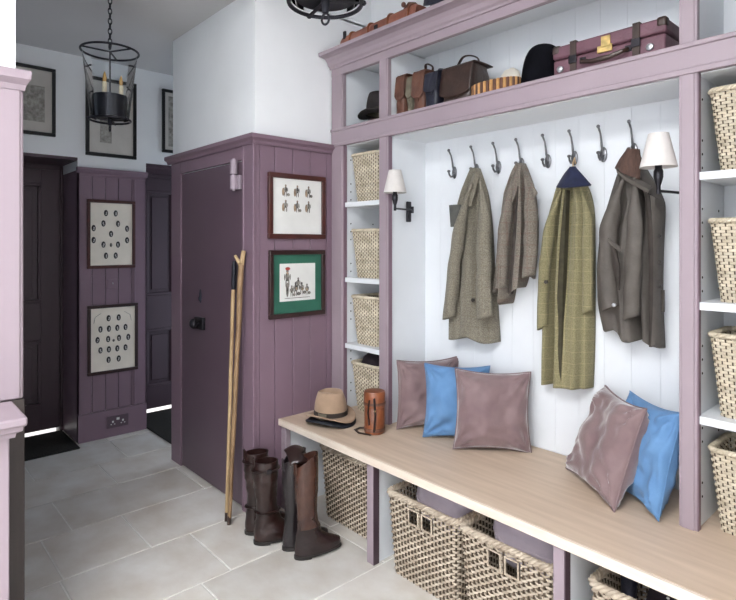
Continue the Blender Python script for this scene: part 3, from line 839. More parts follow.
m = MB(); a = A(455, 204, 2.15); m.grid(lambda u, v: Vector((lerp(A(449, 209, 2.15).x, A(461, 202, 2.15).x, u)+.01*v, 2.15-.012*math.sin(u*PI), lerp(A(452, 205, 2.15).z, A(452, 227, 2.15).z, v))), 8, 8)
o = m.build('tab', M['tag'], t); so = o.modifiers.new('s', 'SOLIDIFY'); so.thickness = .006
strip(O([(474, 172), (469, 186), (466, 204)], 2.175), O([(480, 172), (476, 188), (471, 206)], 2.165), .012).build('collar', M['tweedgrey'], t)
strip(O([(481, 172), (487, 192), (490, 214)], 2.165), O([(479, 174), (483, 196), (488, 216)], 2.160), .010).build('lapel', M['tweedgrey'], t)
m = MB(); button(m, A(473, 300, 2.165)); button(m, A(465, 210, 2.165), .007); m.build('button', M['button'], t)

# --- short brown tweed jacket
t = thing('tweed_jacket', 'short crumpled brown tweed jacket hanging in deep folds, second garment from the left', 'jacket', (HX[3], 2.2, A(512, 300).z), 'garments on the coat hooks')
sheet(O([(517, 164), (511, 176), (505, 194), (501.5, 225), (499, 258), (497.5, 289)]),
      O([(523.5, 163), (528, 174), (533, 190), (536, 215), (536, 245), (533, 278)]),
      lambda v: .03+.045*v, [(.30, .05, lambda v: -.055*v), (.45, .05, lambda v: .04*v), (.58, .045, lambda v: -.055*v), (.72, .06, lambda v: .022*v), (.84, .04, lambda v: -.02*v), (.15, .05, lambda v: .02*v)],
      seed=11, hem=lambda s: -.06*math.exp(-((s-.38)/.12)**2)-.03*math.sin(s*19), wob=.010).build('body', M['tweedbrown'], t, ang=2)
sleeve(O([(515, 178), (508, 205), (503.5, 240), (502, 268), (501, 288)], 2.155), (.026, .028), (.028, .026), 12).build('sleeve', M['tweedbrown'], t, ang=2)
sleeve(O([(525, 176), (530, 200), (531, 235), (530, 258), (529, 276)], 2.155), (.028, .03), (.028, .028), 15).build('sleeve', M['tweedbrown'], t, ang=2)
strip(O([(519, 166), (511, 180), (503, 202)], 2.165), O([(521, 166), (518, 186), (510, 208)], 2.155), .012).build('collar', M['tweedbrown'], t)
strip(O([(522, 165), (530, 180), (537, 193)], 2.165), O([(523, 168), (527, 186), (532, 206)], 2.16), .010).build('collar', M['tweedbrown'], t)
strip(O([(517.5, 186), (512.5, 240), (508, 294)], 2.142), O([(518, 186), (515, 240), (511, 294)], 2.142), .002, .02).build('front_opening_shade', M['lining'], t)  # dark strip for the shade between the jacket fronts
strip(O([(519, 178), (515.5, 240), (511, 292)], 2.145), O([(520, 178), (520.5, 240), (517, 288)], 2.138), .008).build('front_edge', M['tweedbrown'], t)

# --- long green check coat
t = thing('overcoat', 'long green check tweed coat with a navy collar', 'coat', (HX[5], 2.2, A(565, 384).z), 'garments on the coat hooks')
sheet(O([(566, 180), (558, 188), (549, 215), (544.5, 250), (543, 290), (543.5, 335), (543.5, 381)]),
      O([(581, 178), (588, 190), (592.5, 210), (593.5, 250), (593.5, 300), (593, 350), (591.5, 388)]),
      lambda v: .045+.04*v, [(.30, .075, lambda v: -.050*min(1, v*4)), (.17, .06, lambda v: .014), (.48, .07, lambda v: .02*(1-.5*v)), (.62, .04, lambda v: -.018*(1-v)), (.80, .06, lambda v: .012), (.88, .03, lambda v: -.018*max(0, v-.3))],
      seed=21, wob=.004).build('body', M['tweedgreen'], t, ang=2)
sleeve(O([(562, 188), (552, 216), (546.5, 250), (543.5, 290), (542.5, 328)], 2.185), (.026, .022), (.030, .026), 22).build('sleeve', M['tweedgreen'], t, ang=2)
sleeve(O([(580, 186), (587, 212), (588, 245), (588, 280), (587.5, 312)], 2.20), (.022, .022), (.022, .018), 25).build('sleeve', M['tweedgreen'], t, ang=2)
m = MB()
cl = O([(572, 168), (566, 175), (558, 188)], 2.16); cr = O([(574, 168), (582, 176), (591, 186)], 2.16)
m.grid(lambda u, v: polyl(cl, v).lerp(polyl(cr, v), u)-Vector((0, .028*math.sin(u*PI)*(.3+v), .006*math.sin(u*PI)*v)), 16, 12)
o = m.build('collar', M['navycollar'], t, ang=3); so = o.modifiers.new('s', 'SOLIDIFY'); so.thickness = -.01
MB().tube([A(573, 170, 2.17), A(573, 163, 2.2), A(574.5, 158, 2.23), A(575.5, 164, 2.235)], .003, 8).build('hanging_loop', M['stickpale'], t)
m = MB(); button(m, A(546, 282, 2.14), .008); m.build('button', M['button'], t)
strip(O([(565, 190), (560.5, 235), (557, 300), (555.5, 384)], 2.160), O([(566.5, 190), (565, 235), (562.5, 300), (561, 385)], 2.160), .003, .03).build('front_opening_shade', M['fold'], t)  # dark strip painted as the coat's shadowed inside
# --- dark waxed jacket
t = thing('waxed_jacket', 'dark brown waxed jacket with an upturned collar, hanging by the right wall lamp', 'jacket', (HX[7], 2.2, A(635, 345).z), 'garments on the coat hooks')
sheet(O([(626, 156), (619, 172), (611, 195), (602, 228), (598.5, 262), (599, 300), (604, 331)]),
      O([(638, 154), (645, 168), (657, 188), (663.5, 205), (662, 250), (661.5, 300), (663.5, 340)]),
      lambda v: .04+.05*min(1, v*1.5), [(.74, .03, lambda v: -.05*min(1, v*3)), (.86, .06, lambda v: .01), (.30, .06, lambda v: -.014*math.sin(v*PI)), (.52, .06, lambda v: .014), (.63, .04, lambda v: .01)],
      seed=31, hem=lambda s: .02*math.cos(s*3)-.012*math.sin(s*14), wob=.007).build('body', M['waxed'], t, ang=2)
sleeve(O([(624, 178), (614, 205), (608.5, 240), (608, 280), (611, 308)], 2.14), (.036, .032), (.034, .030), 32).build('sleeve', M['waxed'], t, ang=2)
sleeve(O([(634, 176), (635, 215), (634, 255), (632, 290), (631, 318)], 2.135), (.030, .030), (.024, .020), 35).build('sleeve', M['waxed'], t, ang=2)
m = MB()      # upturned collar
cl = O([(630, 149), (622, 160), (617, 169)], 2.17); cr = O([(638, 150), (640, 165), (639, 180)], 2.15)
m.grid(lambda u, v: polyl(cl, v).lerp(polyl(cr, v), u)-Vector((0, .03*math.sin(u*PI), 0)), 14, 12)
o = m.build('collar', M['cord'], t, ang=3); so = o.modifiers.new('s', 'SOLIDIFY'); so.thickness = -.01
strip(O([(618, 167), (628, 174), (640, 180), (652, 187)], 2.14), O([(617, 173), (626, 181), (637, 187), (648, 193)], 2.125), .012, .01).build('collar_fold', M['waxed'], t)
strip(O([(650, 195), (653, 240), (653, 300), (651, 346)], 2.13), O([(662, 200), (661, 240), (660, 300), (662, 344)], 2.17), .012, .008).build('front_facing', M['waxed'], t)
m = MB(); 
for yy in (236, 262, 286): button(m, A(660, yy, 2.145), .006)
m.build('button', M['button'], t)
strip(O([(645, 192), (648, 240), (649, 300), (649, 347)], 2.138), O([(649, 194), (653, 240), (653, 300), (652.5, 347)], 2.138), .004, .02).build('front_opening_shade', M['lining'], t)  # dark strip for the shade behind the jacket's front edge
m = MB(); button(m, A(614, 305, 2.07), .007); m.build('press_stud', M['steel'], t)
strip(O([(611, 246), (613, 268), (617, 290)], 2.088), O([(614, 246), (619, 266), (619, 290)], 2.088), .004, .01).build('pocket_opening_shade', M['lining'], t)
strip(O([(608, 238), (612, 241), (620, 247)], 2.092), O([(608, 243), (613, 247), (620, 252)], 2.086), .005, .006).build('pocket_flap', M['waxed'], t)
m = MB(); m.box(A(657, 0, 2.2).x, A(663, 0, 2.2).x+.004, 2.2, 2.206, A(662, 312).z, A(662, 290).z); m.build('side_tab', M['waxed'], t)
# ================================================================== WALL LAMPS
def wall_lamp(label, mir):
    t = thing('wall_lamp', label, 'lamp', (0, 0, 0), 'pair of swing-arm wall lamps')
    m = MB(); m.box(0, .012*mir, -.016, .016, -.058, .05); m.build('backplate', M['bronze'], t, bev=.004)
    m = MB(); m.tube([(.012*mir, 0, .004), (.03*mir, 0, .004)], .008, 12); m.cyl((.032*mir, 0, -.012), (.032*mir, 0, .022), .008, n=14)
    m.tube([(.032*mir, 0, .004), (.06*mir, -.156, .004)], .0048, 10)
    m.build('swing_arm', M['bronze'], t)
    m = MB(); x, y = .06*mir, -.156
    m.lathe([(0, -.008), (.007, -.006), (.0065, .02), (.010, .03), (.015, .05), (.015, .07), (.011, .078), (.011, .095), (0, .095)], 20, (x, y, 0)); m.build('lamp_holder', M['bronze'], t)
    m = MB(); m.lathe([(.058, .083), (.0315, .196), (.030, .196), (.0565, .083)], 40, (x, y, 0), closed=True)
    m.build('lamp_shade', M['linen'], t)
    m = MB(); m.lathe([(.006, .09), (.016, .11), (.02, .135), (.015, .16), (0, .168)], 20, (x, y, 0)); m.build('bulb', M['paper'], t)
    return t
wl = wall_lamp('swing-arm wall lamp with pale shade on the side panel left of the coats', 1); wl.location = (S2[1], 2.126, 1.574)
wr = wall_lamp('swing-arm wall lamp with pale shade beside the dark waxed jacket, right of the coats', -1); wr.location = (S3[0], 2.126, 1.574)

# ================================================================== LANTERNS
def lantern(top):
    t = thing('glass_lantern', 'glass candle lantern hanging on a chain in the hall', 'lantern', (0, 0, 0), 'hanging lanterns')
    RT_, RB_, zt, zb = .132, .094, .338, 0.0          # z = 0 at the bottom ring
    def ring(z, r, rr): return MB().tube([(r*math.cos(2*PI*i/48), r*math.sin(2*PI*i/48), z) for i in range(48)], rr, 8, closed=True)
    ring(zt, RT_, .0055).build('top_ring', M['iron'], t); ring(zb, RB_, .0055).build('bottom_ring', M['iron'], t)
    m = MB()
    for k in range(3):
        a = 2*PI*k/3+.5; m.tube([(0, 0, zt+.0), (RT_*math.cos(a), RT_*math.sin(a), zt)], .0045, 8)
    m.build('top_spoke', M['iron'], t)
    m = MB()
    for k in range(3):
        a = 2*PI*k/3+.5; m.tube([(0, 0, zb+.004), (RB_*math.cos(a), RB_*math.sin(a), zb), ((RB_+.006)*math.cos(a), (RB_+.006)*math.sin(a), zb)], .006, 8, flat=.5)
        m.ellipsoid(((RB_+.004)*math.cos(a), (RB_+.004)*math.sin(a), zb), .008, .008, .007, 10, 6)
    m.build('bottom_spoke', M['iron'], t)
    m = MB(); m.tube([(0, 0, -.02), (0, 0, .34)], .0042, 8); m.lathe([(0, -.03), (.008, -.026), (.011, -.012), (.012, .006), (.006, .012)], 16); m.build('centre_rod', M['iron'], t)
    m = MB(); m.tube([(.011*math.cos(2*PI*i/20), 0, -.042+.014*math.sin(2*PI*i/20)) for i in range(20)], .003, 8, closed=True); m.build('finial_ring', M['iron'], t)
    m = MB(); m.lathe([(RB_*.93, .006), (RT_*.95, zt-.01)], 48, (0, 0, 0)); m.f = [q for q in m.f if len(q) == 4]; m.build('glass_shade', M['glass'], t)
    m = MB(); m.lathe([(0, .01), (.078, .01), (.080, .118), (.076, .118), (.074, .05), (0, .05)], 36); m.build('candle_cup', M['iron'], t)
    for k in range(3):
        a = 2*PI*k/3+1.3; x, y = .05*math.cos(a), .05*math.sin(a)
        c = MB().cyl((x, y, .05), (x, y, .175), .0105, n=14).build('candle', M['candle'], t)
        b = MB().lathe([(.005, .175), (.009, .185), (.0095, .196), (.006, .212), (.002, .224), (0, .226)], 14, (x, y, 0)).build('bulb', M['bulb'], c)
    # chain
    m = MB(); z = zt+.01; k = 0
    while z < top-2.014-.03:
        L = .032; pts = []
        for i in range(14):
            a = 2*PI*i/14; u, w = .0085*math.cos(a), (L/2)*math.sin(a)
            pts.append((u if k % 2 == 0 else 0, 0 if k % 2 == 0 else u, z+L/2+w))
        m.tube(pts, .0026, 6, closed=True); z += L*.78; k += 1
    m.build('chain', M['iron'], t)
    m = MB(); m.tube([(.014*math.cos(2*PI*i/16), .0, zt+.028+.016*math.sin(2*PI*i/16)) for i in range(16)], .0035, 8, closed=True); m.build('top_loop', M['iron'], t)
    MB().lathe([(0, top-2.014-.035), (.02, top-2.014-.032), (.05, top-2.014-.012), (.052, top-2.014-.001), (0, top-2.014-.001)], 28).build('ceiling_rose', M['iron'], t)
    return t
ln = lantern(HC); ln.location = (-2.895, .90, 2.014)
l2 = lantern(HR-.008); l2['label'] = 'glass candle lantern above the bench, cut by the top edge of the photo'; l2.location = (-1.134, .88, 2.022); l2.rotation_euler.z = .35

# ================================================================== PICTURES
def picture(label, wall_x, y0, y1, z0, z1, fw, fmat, mount, ptmat, pin=None, group=None, fd=.02):
    t = thing('framed_picture', label, 'picture', (wall_x, (y0+y1)/2, z0), group)
    m = MB()
    x0, x1 = wall_x, wall_x+fd
    for (a, b, c, d) in ((y0, y1, z0, z0+fw), (y0, y1, z1-fw, z1), (y0, y0+fw, z0+fw, z1-fw), (y1-fw, y1, z0+fw, z1-fw)): m.box(x0, x1, a, b, c, d)
    m.build('frame', fmat, t, bev=.003)
    mt = MB().box(x0, x0+fd*.45, y0+fw-.001, y1-fw+.001, z0+fw-.001, z1-fw+.001).build('mount', mount, t)
    pr = None
    if pin:
        pr = MB().box(x0+fd*.45, x0+fd*.5, y0+pin[0], y1-pin[0], z0+pin[1], z1-pin[2]).build('print', ptmat, t)
    return t, mt, pr, x0+fd*.5+.0002
def ovals(parent, x, cy, cz, spots, ry=.0125, rz=.019):
    d = MB(); l = MB()
    for (u, v) in spots:
        yy, zz = cy+u, cz+v
        d.ellipsoid((x, yy, zz), .0012, ry, rz, 16, 8)
        l.ellipsoid((x+.0008, yy+rnd.uniform(-.002, .004), zz+.002), .001, ry*.34, rz*.34, 10, 6)
        l.ellipsoid((x+.0008, yy+rnd.uniform(-.001, .003), zz-.010), .001, ry*.36, rz*.2, 10, 6)
    d.build('oval_portraits', M['ink'], parent); l.build('portrait_faces', M['face'], parent)
g = 'pictures on the boarded pier'
t, mt, pr, px_ = picture('mahogany framed print of thirteen oval portraits, upper of two on the boarded pier', XF+.012, 1.16, 1.492, 1.224, 1.717, .022, M['mahog'], M['cream'], M['cream'], group=g)
cy, cz = 1.322, 1.468
ovals(mt, XF+.0215, cy, cz, [(-.035, .155), (.032, .155), (-.052, .08), (.048, .08), (-.118, .045), (.112, .045), (0, .005), (-.118, -.04), (.112, -.04), (-.052, -.072), (.048, -.072), (-.035, -.152), (.032, -.152)], .0145, .023)
m = MB(); m.ellipsoid((XF+.0215, cy, cz-.075), .001, .009, .016, 12, 6); m.build('emblem', M['softink'], mt)
t, mt, pr, px_ = picture('mahogany framed print of rows of oval portraits, lower of two on the boarded pier', XF+.012, 1.163, 1.512, .466, .962, .022, M['dkmahog'], M['cream'], M['cream'], group=g)
cy, cz = 1.335, .714
ovals(mt, XF+.0215, cy, cz, [(-.03, .15), (.04, .15), (-.085, .075), (-.028, .075), (.03, .075), (.088, .075), (-.105, 0), (-.033, 0), (.042, 0), (.108, 0), (-.085, -.075), (-.028, -.075), (.03, -.075), (.088, -.075), (-.03, -.15), (.04, -.15)], .0145, .023)
m = MB(); m.ellipsoid((XF+.0215, cy+.005, cz-.014), .001, .009, .010, 12, 6)
for sy in (-1, 1):
    m.tube([(XF+.0215, cy+sy*.13, cz+.12), (XF+.0215, cy+sy*.12, cz+.165), (XF+.0215, cy+sy*.08, cz+.19)], .0012, 5)
m.build('emblem', M['softink'], mt)

def engraving(parent, x, y0, y1, z0, z1, seed):
    MB().box(x-.0004, x+.0004, y0, y1, z0, z1).build('engraving', M['engr'], parent)
g = 'black framed pictures high in the hall'
t, mt, pr, px_ = picture('black framed engraving high on the hall wall beside the left partition', XF, .60, .965, 2.13, 2.59, .022, M['blackframe'], M['greymount'], M['cream'], group=g)
engraving(mt, XF+.0095, .74, .90, 2.22, 2.46, 3)
t, mt, pr, px_ = picture('black framed engraving high on the hall wall behind the lantern', XF, 1.155, 1.505, 2.03, 2.595, .024, M['blackframe'], M['greymount'], M['cream'], group=g)
engraving(mt, XF+.0095, 1.25, 1.33, 2.13, 2.36, 5)
t, mt, pr, px_ = picture('black framed picture high on the hall wall, half hidden by the white wall corner', XF, 1.70, 2.06, 2.11, 2.60, .022, M['blackframe'], M['greymount'], M['cream'], group=g)
engraving(mt, XF+.0095, 1.75, 1.95, 2.16, 2.55, 9)

def figure(inkm, redm, x, y, z, s, kind, r):
    """tiny ink sketch of a standing or seated figure"""
    inkm.ellipsoid((x, y, z+.052*s), .0008, .007*s, .008*s, 10, 5)
    inkm.ellipsoid((x, y, z+.028*s), .0008, .011*s, .02*s, 10, 5)
    for q in (-1, 1):
        inkm.ellipsoid((x, y+q*.007*s, z+.0*s), .0008, .0035*s, .018*s, 8, 5)
        inkm.ellipsoid((x, y+q*.014*s, z+.026*s), .0008, .003*s, .014*s, 8, 5)
    if kind: inkm.ellipsoid((x, y+.02*s, z-.004*s), .0008, .012*s, .010*s, 8, 5)
g = 'pictures on the boarded wall'
t, mt, pr, px_ = picture('red-brown framed white print of six small sketches, upper of two on the boarded wall', XP, 1.553, 1.925, 1.428, 1.776, .026, M['mahog'], M['paper'], M['paper'], group=g)
ik, bf = MB(), MB()
for i in range(3):
    for j in range(2):
        y, z = 1.662+i*.075, 1.585+j*.082
        figure(ik, None, XP+.0095, y, z, .85, (i+j) % 2, rnd)
        bf.ellipsoid((XP+.0096, y-.016, z+.01), .0008, .008, .022, 10, 5); bf.ellipsoid((XP+.0099, y, z+.052*.85), .0008, .004, .005, 8, 4)
ik.build('sketches', M['softink'], mt); bf.build('sketch_tints', M['buffink'], mt)
t, mt, pr, px_ = picture('dark framed picture with a green mount, lower of two on the boarded wall', XP, 1.558, 1.922, 1.006, 1.367, .024, M['dkmahog'], M['greenmat'], M['paper'], pin=(.066, .088, .072), group=g)
ik, rd, bf = MB(), MB(), MB()
x = XP+.0105
figure(ik, None, x, 1.672, 1.190, 1.25, 0, rnd); ik.ellipsoid((x, 1.672, 1.155), .0008, .009, .04, 10, 5)
rd.ellipsoid((x+.0004, 1.674, 1.268), .0008, .017, .009, 10, 5)
for y, z, s in ((1.725, 1.135, 1.0), (1.765, 1.14, .9), (1.742, 1.165, .9), (1.70, 1.13, .8), (1.80, 1.135, .8)): figure(ik, None, x, y, z, s, 1, rnd)
for y, z in ((1.73, 1.16), (1.77, 1.155), (1.672, 1.245), (1.80, 1.15)): bf.ellipsoid((x+.0004, y, z), .0008, .007, .009, 8, 5)
ik.box(x-.0004, x+.0004, 1.655, 1.82, 1.108, 1.111)
ik.build('sketch', M['softink'], pr); rd.build('red_hat', M['redink'], pr); bf.build('sketch_tints', M['buffink'], pr)

# socket and switch on the pier
t = thing('wall_socket', 'double wall socket near the floor on the boarded pier', 'socket', (XF+.014, 1.37, .07))
MB().box(XF+.014, XF+.020, 1.295, 1.445, .065, .150).build('plate', M['doorplum'], t, bev=.002)
m = MB()
for yy in (1.335, 1.405):
    m.box(XF+.020, XF+.022, yy-.016, yy-.008, .088, .094); m.box(XF+.020, XF+.022, yy+.008, yy+.016, .088, .094); m.box(XF+.020, XF+.022, yy-.006, yy+.006, .102, .116)
m.box(XF+.020, XF+.024, 1.36, 1.38, .118, .134)
m.build('insert', M['paper'], t)
t = thing('light_switch', 'small light switch on the boarded pier between the two portrait prints', 'switch', (XF+.012, 1.335, 1.07))
MB().box(XF+.012, XF+.018, 1.30, 1.37, 1.075, 1.145).build('plate', M['plum'], t, bev=.002)
MB().lathe([(.004, 0), (.003, .012), (0, .013)], 10, (XF+.018, 1.335, 1.108)).build('toggle', M['steel'], t)
# ================================================================== HATS AND CASES ON THE BENCH
def hat_mesh(c, cr, ch, br, pinch=.012, curl=.02, tilt=0, sx=1.12):
    """soft felt hat: crown with centre dent, curved brim; c is the middle of the brim"""
    c = Vector(c)
    crown = MB(); brim = MB()
    def K(u, v):
        th = 2*PI*u
        if v < .62:
            q = v/.62; r = cr*(1-.24*q**2.4); z = ch*.94*q
        else:
            q = (v-.62)/.38; r = cr*.76*(1-q**2.0); z = ch*(.94+.06*math.sin(q*PI*.5)); yy_ = r*math.sin(th)/cr; z -= pinch*1.5*math.exp(-(yy_/.30)**2)*min(1, q*2.5)
        x = r*math.cos(th)*sx; y = r*math.sin(th)
        fr = math.exp(-((math.cos(th)-1)/.35)**2)                # front pinch at +x
        if v > .35: y *= 1-.22*fr*min(1, (v-.35)/.3)
        return c+Vector((x, y, z))
    crown.grid(K, 48, 26, cu=True)
    def B(u, v, dz=0, ex=0):
        th = 2*PI*u; r = lerp(cr*.97, br+ex, v)
        z = curl*(v**2)*(abs(math.sin(th))**2*1.2-.55)+dz
        return c+Vector((r*math.cos(th)*sx, r*math.sin(th), z))
    return crown, brim, B
def rotate_thing(t, rx, ry, rz): t.rotation_euler = (rx, ry, rz)
t = thing('felt_hat', 'fawn felt hat with a dark band on the left end of the bench', 'hat', (-2.262, 1.79, BZ))
b = t.location
crown, brim, B = hat_mesh((b.x, b.y, BZ+.040), .082, .128, .124, .024, .034, sx=1.06)
crown.build('crown', M['fawnfelt'], t, ang=3)
brim.grid(lambda u, v: B(u, v), 56, 10, cu=True); o = brim.build('brim', M['fawnfelt'], t, ang=3)
so = o.modifiers.new('s', 'SOLIDIFY'); so.thickness = .004
m = MB(); m.grid(lambda u, v: B(u, v, -.010-.010*v, .002), 56, 8, cu=True); o = m.build('lining', M['navyfelt'], t, ang=3)
so = o.modifiers.new('s', 'SOLIDIFY'); so.thickness = .010
m = MB(); m.lathe([(.084, .002), (.0845, .026), (.080, .028), (.080, .002)], 48, (b.x, b.y, BZ+.040), sx=1.06, closed=True); m.build('hat_band', M['lining'], t)
m = MB(); m.box(b.x-.02, b.x+.03, b.y-.088, b.y-.081, BZ+.046, BZ+.066); m.build('band_bow', M['olive'], t, bev=.003)
rotate_thing(t, math.radians(0), 0, math.radians(18))

t = thing('leather_case', 'round tan leather flask case with straps standing on the bench', 'case', (-1.998, 1.855, BZ))
x, y = t.location.x, t.location.y
MB().lathe([(0, 0), (.047, 0), (.050, .004), (.050, .135), (.048, .138), (0, .138)], 36, (x, y, BZ)).build('body', M['tan'], t)
MB().lathe([(.0515, .128), (.0525, .132), (.0525, .196), (.049, .204), (.02, .208), (0, .208)], 36, (x, y, BZ)).build('lid', M['tan'], t)
m = MB(); m.lathe([(.0535, .14), (.0545, .142), (.0545, .152), (.0535, .154)], 36, (x, y, BZ), closed=True); m.lathe([(.0505, .012), (.0525, .013), (.0525, .028), (.0505, .029)], 36, (x, y, BZ), closed=True); m.build('band', M['saddle'], t)
m = MB(); m.tube([(x+.04, y-.04, BZ+.18), (x+.047, y-.038, BZ+.10), (x+.042, y-.042, BZ+.02)], .007, 8, flat=.35)
m.tube([(x+.02, y-.052, BZ+.17), (x+.012, y-.054, BZ+.11), (x+.02, y-.053, BZ+.05)], .006, 8, flat=.35)
m.tube([(x+.03, y-.05, BZ+.005), (x-.03, y-.075, BZ+.006), (x-.075, y-.06, BZ+.007), (x-.085, y-.02, BZ+.006), (x-.05, y, BZ+.008)], .008, 8, flat=.4)
m.build('strap', M['redbrown'], t)
m = MB(); m.ellipsoid((x+.043, y-.039, BZ+.12), .006, .004, .008, 12, 6); m.build('buckle', M['brass'], t)

# ================================================================== THINGS ON THE OVERHEAD SHELF
SZ = RT-.024
def A2(px, py, Y): return at(px, py, Y)
# dark hats in the left compartment
def felt(name, label, c, cr, ch, br, m_, rz=0, sx=1.1, pinch=.02, band=None):
    t = thing(name, label, 'hat', (c[0], c[1], c[2]))
    crown, brim, B = hat_mesh((c[0], c[1], c[2]+.012), cr, ch, br, pinch, .022, sx=sx)
    crown.build('crown', m_, t, ang=3)
    brim.grid(lambda u, v: B(u, v), 48, 8, cu=True); o = brim.build('brim', m_, t, ang=3)
    so = o.modifiers.new('s', 'SOLIDIFY'); so.thickness = .005
    if band:
        MB().lathe([(cr*1.0, .012), (cr*1.03, .014), (cr*1.0, .036), (cr*.95, .036)], 44, (c[0], c[1], c[2]+.002), sx=sx, closed=True).build('hat_band', band, t)
    t.rotation_euler.z = rz; return t
felt('felt_hat', 'dark brown hat at the bottom of the pair on the overhead shelf, left compartment', (-2.255, 2.13, SZ), .075, .06, .118, M['brownleather'], .3, 1.05)
felt('felt_hat', 'charcoal felt hat on top of another hat on the overhead shelf, left compartment', (-2.255, 2.128, SZ+.085), .07, .125, .115, M['darkfelt'], .5, 1.05, .03, M['olive'])

def satchel(name, label, cat, x0, x1, y0, y1, z0, h, m_, flap=.6, strap=None, straph=.05, lean=0, mflap=None, gus=.12):
    t = thing(name, label, cat, ((x0+x1)/2, (y0+y1)/2, z0))
    w = x1-x0; cx = (x0+x1)/2; cy = (y0+y1)/2; d = y1-y0
    m = MB()
    def Bd(u, v):
        th = 2*PI*u; sx = math.copysign(abs(math.cos(th))**.35, math.cos(th)); sy = math.copysign(abs(math.sin(th))**.45, math.sin(th))
        k = 1-gus*v+.03*math.sin(v*PI)
        x = sx*w/2*(1-.05*v); y = sy*d/2*k*(1+.12*math.sin(v*PI)); z = h*v
        wr = .006*nz(x*25+x0*9, y*25, v*5)
        return Vector((cx+x+wr+lean*v, cy+y+wr, z0+z+.004*nz(x*18, x0*7)*v))
    m.grid(Bd, 40, 14, cu=True)
    top = [Bd(i/40, 1) for i in range(40)]; bot = [Bd(i/40, 0) for i in range(40)]
    k = len(m.v); m.add(top, [tuple(range(40))]); m.add(bot, [tuple(range(39, -1, -1))])
    m.build('body', m_, t, ang=1.0)
    fm = MB()
    def Fl(u, v):
        s = v*(d*.95+h*flap)
        x = (u-.5)*w*1.03*(1-.04*v)
        if s < d*.95: p = Vector((cx+x+lean, y1-s*.98-d*.03, z0+h+.006+.004*math.sin(s/d*PI)))
        else:
            q = (s-d*.95)/h; rnd_ = .10*h*(2*abs(u-.5))**3*max(0, (q/flap-.7))/.3
            p = Vector((cx+x+lean*(1-q), y0-.008-.01*math.sin(q*PI)+gus*.5*d*(1-q), z0+h-q*h+rnd_))
        return p+Vector((0, .003*nz(u*5, v*5, x0*5), 0))
    fm.grid(Fl, 16, 22); o = fm.build('flap', mflap or m_, t, ang=2); so = o.modifiers.new('s', 'SOLIDIFY'); so.thickness = .005
    if strap:
        s_ = MB(); pts = []
        for i in range(20):
            a = PI*i/19; pts.append((cx-math.cos(a)*w*.36+lean, cy+.01*math.sin(a*3), z0+h+.004+straph*math.sin(a)**.7))
        s_.tube(pts, .008, 8, flat=.45); s_.build('strap', strap, t)
    b_ = MB(); b_.box(cx-.008, cx+.008, y0-.014+gus*.2*d, y0-.008+gus*.2*d, z0+h*(1-flap)-.012, z0+h*(1-flap)+.03); b_.build('buckle_strap', mflap or m_, t, bev=.002)
    return t
satchel('leather_bag', 'narrow rust-brown leather bag first from the left, by the lilac divider', 'bag', -2.022, -1.958, 2.03, 2.17, SZ, .235, M['saddle'], .55, None)
satchel('canvas_bag', 'olive canvas bag squeezed between the rust bag and the chestnut bag', 'bag', -1.952, -1.905, 2.035, 2.17, SZ, .215, M['olive'], .5, None)
satchel('leather_bag', 'chestnut leather bag with a looped strap on the overhead shelf', 'bag', -1.900, -1.822, 2.025, 2.16, SZ, .225, M['saddle'], .6, M['brownleather'], .045)
satchel('leather_bag', 'navy leather bag between the chestnut bag and the large dark brown bag', 'bag', -1.815, -1.735, 2.02, 2.16, SZ, .20, M['navyleather'], .5, M['navyleather'], .02)
satchel('leather_bag', 'large dark brown leather bag with a flap and looped strap on the overhead shelf', 'bag', -1.728, -1.545, 2.035, 2.20, SZ, .205, M['brownleather'], .72, M['brownleather'], .055, gus=.2)
# coiled cartridge belt
t = thing('cartridge_belt', 'coiled tan and brown striped cartridge belt below the black riding hat', 'belt', (-1.452, 2.07, SZ))
m = MB(); m2 = MB(); N = 44
for i in range(N):
    a = 2*PI*i/N; x, y = -1.452+.118*math.cos(a), 2.085+.058*math.sin(a)
    (m if i % 2 == 0 else m2).tube([(x, y, SZ), (x, y, SZ+.004), (x, y, SZ+.088), (x, y, SZ+.092)], [.007, .0085, .0085, .007], 10)
m.build('cartridges', M['cartridge'], t); m2.build('loops', M['saddle'], t)
m = MB(); m.lathe([(.95, .0), (1.0, .0), (1.0, .06), (.95, .06)], 44, (0, 0, 0), closed=True)
m.v = [(-1.452+.112*p[0], 2.085+.052*p[1], SZ+p[2]) for p in m.v]; m.build('strap', M['saddle'], t)
# pale rolled cloth behind it
t2 = cloth_heap('folded_cloth', 'pale folded cloth behind the striped cartridge belt on the overhead shelf', 'cloth', (-1.455, 2.205, SZ+.09), .06, .04, .09, M['cream'], 4)
# black riding hat
t = thing('riding_hat', 'black velvet riding hat between the cartridge belt and the burgundy suitcase', 'hat', (-1.235, 2.12, SZ))
m = MB()
m.grid(lambda u, v: Vector((-1.235+math.cos(2*PI*u)*.088*math.cos(v*PI/2)**.62, 2.12+math.sin(2*PI*u)*.105*math.cos(v*PI/2)**.62, SZ+.015+.195*math.sin(v*PI/2)**.85)), 48, 18, cu=True)
m.build('shell', M['blackvelvet'], t, ang=3)
m = MB(); m.grid(lambda u, v: Vector((-1.235+(.09)*math.sin((u-.5)*PI*.9), 2.12-(.095+.055*v)*math.cos((u-.5)*PI*.9)+.02, SZ+.024-.016*v-.012*abs(u-.5))), 20, 6)
o = m.build('peak', M['blackvelvet'], t); so = o.modifiers.new('s', 'SOLIDIFY'); so.thickness = .006
MB().ellipsoid((-1.235, 2.12, SZ+.212), .01, .01, .006, 12, 6).build('top_button', M['blackvelvet'], t)
